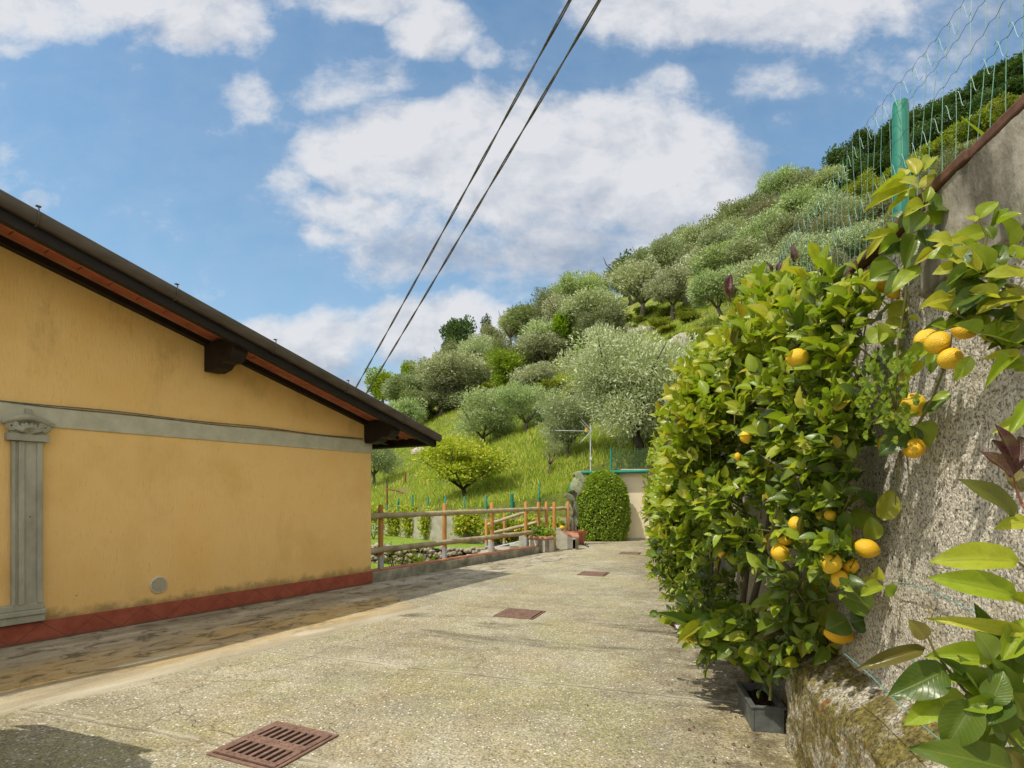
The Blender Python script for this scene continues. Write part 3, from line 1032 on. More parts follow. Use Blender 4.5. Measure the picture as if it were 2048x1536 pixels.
# ------------------------------------------------------------------ kerb and rail fence
def build_kerb():
    u = Vector((.539, .842, 0))
    n = Vector((.842, -.539, 0))
    k0, k1 = gp(746, 1162), gp(1083, 1104.5)
    d = (k1 - k0)
    L = d.length
    d.normalize()
    rz = math.atan2(d.y, d.x)
    k = empty("kerb_wall", k0, "low stained concrete kerb with terracotta tile capping under the rail fence", "kerb", rz=rz)
    mb = MB()
    mb.box((L / 2 - .02, .12, -.24), (L, .24, .78))
    mb.build("concrete", M["kerb"], k, bevel=.012)
    mb = MB()
    nn = 22
    for i in range(nn):
        mb.box((L * (i + .5) / nn - .02, .13, .16), (L / nn - .006, .23, .022))
    mb.build("capping", M["kerb_tile"], k, bevel=.004)
    return d, rz


KD, KRZ = build_kerb()


def rail_between(mb, a, b, r, overshoot=.0):
    a, b = Vector(a), Vector(b)
    n = 10
    pts = [a.lerp(b, i / n) + Vector((0, 0, .003 * math.sin(i * 1.7 + a.x))) for i in range(n + 1)]
    mb.tube(pts, [r * (1 + .035 * math.sin(i * 2.3 + a.y)) for i in range(n + 1)], 12)


def build_fence():
    base = [(761.5, 1139.8, 1010.5), (889, 1119, 1008), (984, 1104, 1007), (1051.6, 1093, 1006)]
    P = []
    for px, pb, pt in base:
        Y = (CH - .15) * F / (pb - HY)
        P.append(Vector(((px - CX) / F * Y, Y, 0)))
    f = empty("rail_fence", P[0], "timber rail fence of orange round posts on the tiled kerb beside the house", "fence")
    for p in P:
        o = MB().tube([p + Vector((0, 0, .34)), p + Vector((0, 0, .8)), p + Vector((0, 0, 1.31)), p + Vector((0, 0, 1.325))], [.047, .046, .045, .036], 14).build("post", M["post"], f, True, True)
        MB().tube([p + Vector((0, 0, .13)), p + Vector((0, 0, .40))], .054, 14).build("post_shoe", M["shoe"], o, True).location = -Vector(f.location) * 0 
    nrm = Vector((.86, -.51, 0))
    dirn = (P[3] - P[0]).normalized()
    for z, r, e in ((1.13, .052, .75), (.52, .056, .42)):
        a = P[0] - dirn * .55 + nrm * .075 + Vector((0, 0, z))
        mid = P[1] + nrm * .075 + dirn * .12 + Vector((0, 0, z - .005))
        b = P[3] + dirn * e + nrm * .075 + Vector((0, 0, z - .01))
        for s, e2 in ((a, mid), (mid, b)):
            mb = MB()
            rail_between(mb, s, e2, r)
            mb.build("rail", M["rail"], f, True, True)
    # return of the fence behind the planters
    Q = [at(1077, 1004, 15.35), at(1092.8, 1004, 15.75), at(1108.4, 1003.6, 15.3), at(1135.7, 1003.6, 16.3)]
    g = empty("rail_fence", Q[0] * 1.0, "short timber rail fence with round posts behind the stone planters", "fence")
    g.location.z = 0
    for q in Q:
        q = Vector((q.x, q.y, 0))
        MB().tube([q + Vector((0, 0, -.3)), q + Vector((0, 0, .8)), q + Vector((0, 0, 1.30)), q + Vector((0, 0, 1.312))], [.046, .046, .045, .036], 14).build("post", M["post"], g, True, True)
    for z in (1.1, .52):
        mb = MB()
        a, b = Vector((Q[0].x - .15, Q[0].y + .07, z)), Vector((Q[3].x + .05, Q[3].y + .1, z + .02))
        rail_between(mb, a, b, .052)
        mb.build("rail", M["rail"], g, True, True)
    # fence of the stair going down behind
    s0, s1 = at(972.6, 1039, 17.2), at(1008.6, 1029, 17.6)
    h = empty("stair_rail", (s0.x, s0.y, -.3), "smaller timber handrail sloping down the garden steps behind the fence", "fence")
    for s, nm in ((s0, 0), (s1, 1)):
        MB().tube([Vector((s.x, s.y, -.1)), s, s + Vector((0, 0, .012))], [.045, .044, .036], 12).build("post", M["post"], h, True, True)
        MB().tube([Vector((s.x, s.y, -.62)), Vector((s.x, s.y, .05 + .03 * nm))], .05, 12).build("post_shoe", M["shoe"], h, True, True)
    for (a, b) in (((976, 1049, 17.2), (1056, 1023, 16.6)), ((985, 1066, 17.2), (1082, 1043, 16.4))):
        mb = MB()
        rail_between(mb, at(*a), at(*b), .05)
        mb.build("rail", M["rail"], h, True, True)
    mb = MB()
    mb.tube([at(978, 1097, 17.0), at(1040, 1083, 16.6)], .022, 8)
    mb.build("lower_pipe", M["shoe"], h, True, True)


def build_post_shoes_fix():
    # shoes are sub-parts: their mesh is written in world coordinates, so undo the post's and the fence's offsets
    for o in bpy.data.objects:
        if o.name.startswith("post_shoe") and o.parent and o.parent.name.startswith("post"):
            o.location = (0, 0, 0)


build_fence()
build_post_shoes_fix()


# ------------------------------------------------------------------ drains
def build_drains():
    spec = [((-1.39 - .03, 3.41), R(-24.2), 0, "rusty slotted drain grate in the foreground by the bottom edge"),
            ((.10, 7.17), R(-21), 1, "rusty drain grate mid drive with a dark gap down its middle, second from the camera"),
            ((1.547, 10.8), R(-20), 1, "third rusty drain grate along the drive, beyond the pale joint"),
            ((3.03, 14.6), R(-19), 1, "farthest faint rusty drain grate near the clipped shrub")]
    for (x, y), rz, turn, lab in spec:
        e = empty("drain_grate", (x, y, 0), lab, "drain", "drain grates down the drive", rz + (R(90) if turn else 0))
        s = .52
        pit = MB()
        pit.box((0, 0, .0035), (s - .06, s - .06, .003))  # thin black plate standing in for the darkness down the drain
        pit.build("pit", M["black"], e)
        fr = MB()
        for a, b, sx, sy in ((0, s / 2 - .011, s, .022), (0, -s / 2 + .011, s, .022), (s / 2 - .011, 0, .022, s - .044), (-s / 2 + .011, 0, .022, s - .044)):
            fr.box((a, b, .006), (sx, sy, .012))
        fr.build("frame", M["iron"], e, bevel=.003)
        for half in (-1, 1):
            g = MB()
            yc = half * .113
            g.box((0, yc + .093, .009), (s - .05, .036, .016))
            g.box((0, yc - .093, .009), (s - .05, .036, .016))
            nb = 9
            for k in range(nb):
                x0 = -s / 2 + .045 + k * (s - .09) / (nb - 1)
                g.box((x0, yc, .0085), (.024 if 0 < k < nb - 1 else .04, .15, .015))
                for yy in (yc + .094, yc - .094):
                    g.box((x0 + .012, yy, .0185), (.010, .010, .004))
            g.build("grate_panel", M["iron"], e, bevel=.002)


build_drains()


# ------------------------------------------------------------------ garden wall on the right
WD = Vector((.19, 1, 0)).normalized()
WN = Vector((-1, .19, 0)).normalized()      # out of the wall, towards the drive
WRZ = math.atan2(WD.y, WD.x)


def wp(Y, o, z):
    """point o metres out of the wall face, beside distance Y"""
    return Vector((wall_x(Y), Y, z)) + WN * o


def build_garden_wall():
    e = empty("garden_wall", (wall_x(2), 2, 0), "tall rough pebble rendered garden wall with terracotta coping", "wall")
    # near face with real relief
    ys = np.concatenate([np.linspace(-3, .7, 20), np.linspace(.712, 4.6, 325), np.linspace(4.65, 19.2, 120)])
    zs = np.linspace(-.05, 2.60, 222)
    A_, Z = np.meshgrid(ys, zs, indexing="ij")
    rel = (fbm(A_ * 2.4, Z * 2.4, 3, 1) - .5) * .02 + (fbm(A_ * 60, Z * 60, 2, 2) - .5) * .010
    X = wall_x(A_) - rel
    me = grid_mesh("rendered_face", np.stack([X, A_ + 0 * rel, Z], -1).reshape(-1, 3), len(ys), len(zs), M["render"])
    link("rendered_face", me, e, True)
    # smooth band under the coping
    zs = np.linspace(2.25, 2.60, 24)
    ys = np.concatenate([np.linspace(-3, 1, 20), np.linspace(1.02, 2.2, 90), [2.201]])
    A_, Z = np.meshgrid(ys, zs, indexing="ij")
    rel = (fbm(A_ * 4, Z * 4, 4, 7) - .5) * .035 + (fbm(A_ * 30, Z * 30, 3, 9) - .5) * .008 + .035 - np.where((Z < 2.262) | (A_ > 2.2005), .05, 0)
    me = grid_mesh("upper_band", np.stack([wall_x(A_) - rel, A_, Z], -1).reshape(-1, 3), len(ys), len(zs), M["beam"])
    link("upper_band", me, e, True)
    core = MB()
    a, b = wp(-3, -.06, 0), wp(19.2, -.06, 0)
    core.prism([a, b, b + WN * -.2, a + WN * -.2], (0, 0, 2.58))
    core.build("wall_core", M["render"], e, False, True)
    co = MB()
    Y = -3.0
    i = 0
    while Y < 19:
        ln = .33
        z = 2.60 + .006 * math.sin(i * 2.7)
        c = wp(Y + ln / 2, -.115 + .008 * math.sin(i * 1.3), z + .022)
        co.box(c, (ln - .006, .32, .042), WRZ + .01 * math.sin(i * 3.1))
        Y += ln * .982
        i += 1
    co.build("coping", M["coping"], e, False, True, bevel=.008)
    # mossy footing
    ys = np.linspace(-2, 3.42, 330)
    ps = np.linspace(0, 1, 90)
    A_, Pp = np.meshgrid(ys, ps, indexing="ij")
    top = .50 + .05 * (fbm(A_ * 1.5, A_ * 0 + 3, 3, 5) - .5)
    # profile: up the front face, round shoulder, slope back to the wall
    s1 = np.clip(Pp / .62, 0, 1)
    s2 = np.clip((Pp - .62) / .38, 0, 1)
    off = .205 - .02 * s1 - .21 * s2
    Z = -.03 + (top + .03) * s1 + s2 * .16
    Z -= .018 * np.exp(-((Pp - .62) / .05) ** 2)
    rel = (fbm(A_ * 3.2, Pp * 4, 4, 11) - .5) * .035 + (fbm(A_ * 34, Pp * 26, 3, 12) - .5) * .016
    endc = np.clip((3.42 - A_) / .06, 0, 1)
    off = (off + rel) * (.25 + .75 * endc)
    V = np.stack([wall_x(A_) - off * .982, A_ + off * .187, Z], -1).reshape(-1, 3)
    me = grid_mesh("footing", V, len(ys), len(ps), M["footing"])
    link("footing", me, e, True)


build_garden_wall()


def build_mesh_fence():
    e = empty("wire_mesh_fence", (wall_x(2.8) + .17, 2.8, 2.6), "green wavy wire mesh fence with a thick post on the wall coping", "fence")
    OFF = -.16

    def q(Y, z, o=0.0):
        # the mesh leans and bulges a little
        bul = .03 * math.sin(Y * 1.9) + .02 * math.sin(Y * 4.3 + 1)
        return wp(Y, OFF + bul * (z - 2.6) + o, z)
    ztop = lambda Y: 3.52 + .02 * math.sin(Y * 2.1)
    vert, hor, kn = MB(), MB(), MB()
    Y = 1.0
    i = 0
    while Y < 13:
        zt = ztop(Y)
        pts = [q(Y + .012 * math.sin(z * 5 + i), z, .004 * math.sin(i + z * 9)) for z in np.linspace(2.58, zt, 7)]
        vert.tube(pts, .0015 if Y < 5 else .0019, 4, cap=False)
        Y += .085
        i += 1
    hz = [2.66, 2.80, 2.95, 3.10, 3.24, 3.38, 3.51]
    for j, z in enumerate(hz):
        pts = []
        n = 420
        for k in range(n):
            yy = 1.0 + 11.5 * (k / (n - 1)) ** 1.3
            ph = yy / .085 * 2 * math.pi
            amp = .008 if yy < 5 else .006
            pts.append(q(yy, z + amp * math.sin(ph) + .012 * math.sin(yy * 2.3 + j), .004))
        hor.tube(pts, .0010, 4, cap=False)
    for jj, z in enumerate((3.05, 3.40)):
        Y = 1.0
        while Y < 9:
            pts = [q(Y + .085 * t, z + .085 * (t - .26 * math.sin(2 * math.pi * t)), .006) for t in np.linspace(0, 1, 11)]
            kn.tube(pts, .0011, 4, cap=False)
            Y += .085
    vert.build("vertical_wires", M["green_wire"], e, False, True)
    hor.build("horizontal_wires", M["dark_wire"], e, False, True)
    tag(kn.build("crimped_wires", M["pale_wire"], e, False, True), kind="stuff")
    for Yp in (2.88, 5.4, 8.1, 10.8):
        b = wp(Yp, OFF - .05, 2.45)
        o = MB().tube([b, b + Vector((0, 0, .98)), b + Vector((0, 0, 1.01))], [.036, .036, .032], 20).build("post", M["green_metal"], e, True, True)


build_mesh_fence()

for k, pts in enumerate([
        [(1690, 1308, 3.0), (1740, 1350, 2.75), (1790, 1400, 2.5), (1850, 1455, 2.25), (1905, 1500, 2.05)],
        [(1790, 1165, 2.5), (1820, 1168, 2.42), (1880, 1190, 2.2), (1950, 1225, 1.98)],
        [(1736, 1282, 2.75), (1790, 1300, 2.5), (1850, 1335, 2.28), (1900, 1370, 2.1)]]):
    mb = MB()
    P_ = []
    for px, py, Y in pts:
        xn = (px - CX) / F
        o = .03 if k else .21
        # keep the wire just off the wall face
        Yw = (1.186 - o) / (xn - .19)
        P_.append(at(px, py, Yw))
    mb.tube(P_, .0022, 5)
    lab = ["lowest teal training wire across the mossy footing", "uppermost teal training wire on the rough wall", "short teal training wire between the other two on the wall"][k]
    tag(mb.build("training_wire", M["teal_line"]), lab, "wire", "training wires on the garden wall")


# ------------------------------------------------------------------ leaves
def leaf_template(nl, nw, fold=.25, droop=.25, wave=.0, seed=0):
    """unit leaf along +X (0..1), width across Y (-.5.. .5), normal +Z"""
    r_ = np.random.default_rng(seed)
    vs, uv = [], []
    ph = r_.uniform(0, 6)
    for i in range(nl + 1):
        s = i / nl
        w_ = (math.sin(math.pi * min(1, s * .98 + .02) ** .85)) ** .75 if 0 < s < 1 else .03
        for j in range(nw + 1):
            a = (j / nw - .5) * 2
            y = a * .5 * w_
            z = fold * abs(y) - droop * s * s + wave * math.sin(s * 9 + ph + a * 1.5) * abs(a)
            vs.append((s, y, z))
            uv.append((j / nw, s))
    fs = []
    for i in range(nl):
        for j in range(nw):
            p = i * (nw + 1) + j
            fs.append((p, p + nw + 1, p + nw + 2, p + 1))
    return np.array(vs), np.array(fs), np.array(uv)


def norm(a):
    return a / np.maximum(np.linalg.norm(a, axis=-1, keepdims=True), 1e-9)


class Leaves:
    """many curved leaves gathered into one mesh"""

    def __init__(self):
        self.V, self.F, self.U, self.M, self.n = [], [], [], [], 0

    def add(self, P, D, Nn, L, Wd, mi, tmpl):
        """arrays: base points, directions, normals, lengths, widths, material indices"""
        tv, tf, tu = tmpl
        D = norm(D)
        Nn = norm(Nn - (Nn * D).sum(-1, keepdims=True) * D)
        B = np.cross(Nn, D)
        V = P[:, None, :] + (tv[None, :, 0:1] * D[:, None, :]) * L[:, None, None] + (tv[None, :, 1:2] * B[:, None, :]) * Wd[:, None, None] + (tv[None, :, 2:3] * Nn[:, None, :]) * L[:, None, None]
        k = len(P)
        nv = len(tv)
        self.V.append(V.reshape(-1, 3))
        self.F.append((tf[None] + (np.arange(k) * nv)[:, None, None] + self.n).reshape(-1, 4))
        self.U.append(np.tile(tu, (k, 1)))
        self.M.append(np.repeat(mi, len(tf)))
        self.n += k * nv

    def build(self, name, mats, parent=None, world=True):
        me = np_mesh(name, np.concatenate(self.V), np.concatenate(self.F), mats, np.concatenate(self.M), True, np.concatenate(self.U))
        return link(name, me, parent, world)


T_NEAR = [leaf_template(9, 6, f, d, wv, s) for f, d, wv, s in ((.3, .25, .035, 1), (.5, .10, .04, 2), (.12, .42, .04, 3), (.6, .3, .03, 4))]
T_MID = [leaf_template(5, 2, f, d, 0, s) for f, d, s in ((.4, .18, 1), (.6, .05, 2), (.25, .34, 3), (.55, .22, 4))]
T_FAR = [leaf_template(3, 2, .5, .25, 0, 1), leaf_template(3, 2, .35, .4, 0, 2)]


def lemon_mesh(parent, c, r, length, axis, mat, label=None):
    prof = []
    n = 18
    for i in range(n + 1):
        s = i / n
        z = (s - .5) * length
        rr = r * math.sin(math.pi * s) ** .58
        if s > .86:
            rr = max(rr * (1 - (s - .86) * 1.2), r * .22 * (1 - ((s - .86) / .14) ** 2) ** .5 if s < 1 else .0005)
            z += (s - .86) * length * .25
        prof.append((max(rr, .0006), z))
    o = MB().lathe(c, prof, 22, axis).build("lemon", M[mat], parent, True, True)
    if label:
        o["label"] = label
    return o


def twigs(rg, centre_fn, n, per, Lr, tmpls, young_fn, lv, br=None, r_twig=.0035, shape=.50):
    """leafy twigs: centre_fn(n) -> base points, directions, outward normals"""
    P, D, O = centre_fn(n)
    D = norm(D)
    tl = rg.uniform(.10, .24, n) * np.interp(P[:, 1], [9, 14, 17], [1, .6, .35])
    for k in range(per):
        s = (k + .4) / per
        an = k * 2.4 + rg.uniform(0, 6.28, n)
        side = norm(np.cross(D, O + 1e-3))
        up = np.cross(side, D)
        rad = side * np.cos(an)[:, None] + up * np.sin(an)[:, None]
        base = P + D * (tl * s)[:, None] + rad * .004
        # lower leaves spread, upper leaves point along the twig
        ld = norm(rad * (1.05 - .5 * s) + D * (.35 + .6 * s) + O * .25 + np.array([0, 0, .10 + .1 * s]))
        nn = norm(O * .85 + np.array([-.28, -.25, .75]) + D * .35 + rg.normal(0, .42, (n, 3)))
        L = rg.uniform(*Lr, n) * (1.0 - .35 * s * rg.uniform(0, 1, n))
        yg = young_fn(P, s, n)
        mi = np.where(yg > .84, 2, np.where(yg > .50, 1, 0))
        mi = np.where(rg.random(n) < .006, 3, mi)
        mi = np.where((rg.random(n) < .007) & (s > .6), 5, mi)
        which = rg.integers(0, len(tmpls), n)
        for w_ in range(len(tmpls)):
            sel = which == w_
            if sel.any():
                lv.add(base[sel], ld[sel], nn[sel], L[sel], L[sel] * rg.uniform(shape, shape + .16, sel.sum()), mi[sel], tmpls[w_])
    if br is not None:
        for i in range(0, n, 2):
            a = Vector(P[i])
            br.tube([a - Vector(D[i]) * .05, a + Vector(D[i]) * float(tl[i])], [r_twig, r_twig * .6], 5, cap=False)


HEDGE_TOP = lambda Y: 2.66 + .06 * np.sin(Y * 2.3) + .05 * np.sin(Y * 5.1 + 1)


FOL = {}


def hedge_tree(name, label, group, yc, half, ntw, per, Lr, tmpls, seed, y_lo=None, detail=True):
    rg = np.random.default_rng(seed)
    base = wp(yc, .22, 0)
    e = empty("lemon_tree", base, label, "lemon tree", group)
    lv, br = Leaves(), MB()

    def centres(n):
        out = []
        while len(out) < n:
            y = yc + rg.uniform(-1, 1) * half
            z = rg.uniform(.36, 2.72)
            if z > HEDGE_TOP(y):
                continue
            zz = (z - .35) / 2.35
            # how far the face stands off the wall at this height
            omax = (.24 + .44 * math.sin(math.pi * min(1, zz * .80 + .16)) + .11 * math.sin(y * 3.1 + z * 2) + .09 * math.sin(y * 7 - z * 5)) * float(np.interp(y, [5.5, 8, 10, 13.5, 16], [1, .76, .56, .18, 0]))
            if y_lo is not None:
                # near end: the lower part starts farther along the wall
                lim = float(np.interp(z, [.4, .6, .85, 1.1, 1.5, 2.0, 2.3, 2.5, 2.7], [3.5, 3.15, 2.88, 2.5, 2.34, 2.34, 2.25, 2.8, 3.35]))
                lim += .05 * math.sin(z * 9) + .04 * math.sin(z * 21)
                if y < lim:
                    continue
                omax *= min(1, .34 + (y - lim) * .75)
            if y_lo is not None and ((z < 1.15 and rg.random() < .5) or (y < 3.1 and rg.random() < .35)):
                continue
            if float(fbm(np.array([y * 3.1 + 40]), np.array([z * 3.4 + 7]), 3, 6)[0]) + rg.normal(0, .05) < .43:
                continue
            if z < .62 and rg.random() < .45:
                continue
            o = omax * (1 - abs(rg.normal(0, .16)))
            if rg.random() < .22:
                o = omax * rg.uniform(.25, .9)
            out.append((y, max(o, .05), z, zz))
        a = np.array(out)
        P = np.array([wp(y, o, z) for y, o, z, _ in a])
        O = np.tile(np.array(WN), (n, 1)) * .8
        O[:, 1] -= .25
        O[:, 2] += (a[:, 3] - .35) * 1.1
        D = norm(O * .8 + np.array([0, 0, .45]) + rg.normal(0, .5, (n, 3)))
        low = a[:, 2] < .8
        D[low, 2] -= .55
        return P, D, O

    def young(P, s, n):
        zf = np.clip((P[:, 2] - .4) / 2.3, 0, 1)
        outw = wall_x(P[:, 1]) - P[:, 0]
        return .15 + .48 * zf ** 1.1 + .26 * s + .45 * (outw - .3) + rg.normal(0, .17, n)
    twigs(rg, centres, ntw, per, Lr, tmpls, young, lv, br if detail else None)
    # shoots standing up along the top
    def tops(n):
        y = yc + rg.uniform(-1, 1, n) * half
        if y_lo is not None:
            y = np.maximum(y, 3.1 + rg.random(n) * .5)
        z = HEDGE_TOP(y) - rg.uniform(.05, .28, n)
        P = np.array([wp(a, b, c) for a, b, c in zip(y, rg.uniform(.05, .42, n), z)])
        O = np.tile(np.array([-.3, -.2, .9]), (n, 1))
        return P, np.array([-.1, -.05, 1.0]) + rg.normal(0, .28, (n, 3)), O
    twigs(rg, tops, max(int(ntw * .10), 8), per + 1, (Lr[0] * 1.05, Lr[1] * 1.05), tmpls, lambda P, s, n: .66 + .25 * s + rg.normal(0, .14, n), lv, br if detail else None)
    lv.build("foliage", LM, e)
    FOL[name] = (np.concatenate(lv.V), np.concatenate(lv.F))
    # trunks and limbs
    tr = MB()
    b0 = wp(yc if y_lo is None else 4.35, .2, -.02)
    for k in range(4):
        yy = yc + (k - 1.5) * half * (.45 if y_lo is None else .36)
        top = wp(yy, .16 + .12 * (k % 2), 1.5 + .4 * rg.random())
        m1 = wp((yc if y_lo is None else 4.0) + (yy - yc) * .4, .26, .55)
        m2 = wp(yc + (yy - yc) * .8, .24, 1.05)
        tr.tube([b0 + Vector((.02 * k, .03 * k, 0)), m1, m2, top, top + Vector((-.1, .05, .55))], [.032, .026, .02, .014, .006], 8)
        for q in range(3):
            a = m2.lerp(top, q / 3)
            tr.tube([a, a + Vector((-.14 - .1 * rg.random(), rg.uniform(-.25, .25), .18 + .1 * q)), a + Vector((-.26, rg.uniform(-.35, .35), .40))], [.012, .008, .004], 6)
    tr.build("trunk", M["bark"], e, True, True)
    if detail and br.v:
        tag(br.build("twigs", M["twig"], e, False, True), kind="stuff")
    return e


G_H = "lemon trees trained along the garden wall"
H1 = hedge_tree("h1", "nearest hedge lemon tree, its large leaves and big lemons spreading over the rough wall", G_H, 3.5, 1.42, 1500, 7, (.035, .125), T_MID, 21, y_lo=2.1)
H2 = hedge_tree("h2", "second lemon tree along the wall, standing behind the planter tree with smaller leaves", G_H, 5.9, 1.2, 1000, 7, (.045, .105), T_MID, 22)
H3 = hedge_tree("h3", "third lemon tree from the camera in the hedge along the wall", G_H, 8.1, 1.35, 850, 7, (.045, .095), T_FAR, 23, detail=False)
H4 = hedge_tree("h4", "fourth lemon tree from the camera in the hedge along the wall", G_H, 10.7, 1.6, 850, 7, (.045, .095), T_FAR, 24, detail=False)
H5 = hedge_tree("h5", "last but one lemon tree of the wall hedge, small in the distance", G_H, 13.6, 1.7, 520, 7, (.055, .10), T_FAR, 25, detail=False)
H6 = hedge_tree("h6", "farthest lemon tree of the wall hedge beside the cream shed", G_H, 16.4, 1.7, 520, 7, (.05, .085), T_FAR, 26, detail=False)

from mathutils.bvhtree import BVHTree
HV, HF = [], []
for kk in ("h1", "h2"):
    HF.append(FOL[kk][1] + sum(len(v) for v in HV))
    HV.append(FOL[kk][0])
HTREE = BVHTree.FromPolygons([tuple(v) for v in np.concatenate(HV).tolist()], [tuple(f) for f in np.concatenate(HF).tolist()])


def leaf_depth(px, py, rpx, default):
    """how far away the hedge's leaves stand round this spot, so that fruit hangs among them"""
    hits = []
    for dx in (-1, -.5, 0, .5, 1):
        for dy in (-1, -.5, 0, .5, 1):
            d = at(px + dx * rpx, py + dy * rpx, 1.0) - Vector((0, 0, CH))
            h = HTREE.ray_cast(Vector((0, 0, CH)), d.normalized())
            if h[0] is not None:
                hits.append(h[0].y)
    return float(np.percentile(hits, 48)) - .01 if len(hits) > 8 else default


for px, py, w_, h_, Y, mt, ax, lab in [
        (1595, 716, 48, 38, 2.82, "lemon", (-.8, -.2, -.1), "large yellow lemon half hidden high in the leaves"),
        (1492, 874, 24, 26, 3.7, "lemon", (.2, -.3, -1), None), (1467, 1113, 27, 31, 3.9, "lemon_green", (0, -.2, -1), "unripe green lemon"),
        (1446, 1110, 20, 15, 4.1, "lemon_orange", (1, 0, -.2), None), (1560, 1105, 35, 36, 3.32, "lemon", (.1, -.3, -1), None),
        (1570, 1078, 30, 26, 3.4, "lemon", (1, 0, -.3), None), (1590, 1048, 26, 30, 3.3, "lemon", (0, 0, -1), None),
        (1662, 1126, 44, 40, 2.95, "lemon", (-.5, -.3, -.8), None), (1700, 1131, 32, 34, 2.93, "lemon_orange", (0, 0, -1), None), (1680, 1158, 38, 34, 2.92, "lemon", (.3, -.2, -1), None),
        (1733, 1097, 48, 38, 2.72, "lemon_orange", (1, -.2, -.3), None), (1677, 1270, 56, 34, 2.86, "lemon_orange", (1, -.1, -.2), "deep orange lemon hanging lowest under the leaves"),
        (1660, 1030, 24, 22, 3.0, "lemon", (.5, 0, -1), None), (1475, 913, 12, 16, 3.9, "lemon_orange", (0, 0, -1), None)]:
    Y = leaf_depth(px, py, w_ * .4, Y)
    r_ = min(w_, h_) / 2 / F * Y
    ln = max(w_, h_) / F * Y * 1.05
    lemon_mesh(H1, at(px, py, Y), r_, ln, ax, mt, lab)


def flower_bits(parent, pts):
    lv = Leaves()
    for px, py, Y in pts:
        c = np.array(at(px, py, Y))
        D = rng.normal(0, 1, (6, 3))
        D[:, 0] -= .4
        lv.add(np.tile(c, (6, 1)), D, rng.normal(0, 1, (6, 3)), np.full(6, .017), np.full(6, .009), np.zeros(6, int), T_FAR[0])
    lv.build("blossom", M["flower"], parent)


flower_bits(H1, [(1500, 612, 3.1), (1684, 569, 2.55), (1567, 971, 3.2), (1341, 1040, 5.2), (1430, 738, 3.9), (1365, 815, 4.8), (1460, 705, 3.6)])


# ---- leaves placed one by one
def hand_leaves(parent, items, depth, jitter=.05, seed=5, name="foliage"):
    rg = np.random.default_rng(seed)
    lv = Leaves()
    for it in items:
        bx, by, tx, ty, wpx, kd = it[:6]
        Y = depth(bx, by) + rg.uniform(-jitter, jitter)
        Y2 = Y + (it[6] if len(it) > 6 else rg.uniform(-.045, .03))
        b, t_ = np.array(at(bx, by, Y)), np.array(at(tx, ty, Y2))
        D = t_ - b
        L = np.linalg.norm(D)
        cs = np.array([0, -1, .02])
        n = cs * .85 + np.array([-.35, -.2, .55]) + rg.normal(0, .16, 3)
        mi = {"d": 0, "m": 1, "y": 2, "l": 3, "p": 4, "b": 5}[kd]
        tm = T_NEAR[rg.integers(0, 4)]
        lv.add(b[None], D[None], n[None], np.array([L * 1.08]), np.array([wpx * 1.25 / F * Y]), np.array([mi]), tm)
    return lv.build(name, LM, parent)


def stems(parent, lists, depth, r, mat="twig", name="stem"):
    mb = MB()
    for st in lists:
        pts = [at(x, y, depth(x, y)) for x, y in st]
        n = len(pts)
        mb.tube(pts, [r * (1 - .6 * i / max(n - 1, 1)) for i in range(n)], 7)
    return mb.build(name, M[mat], parent, True, True)


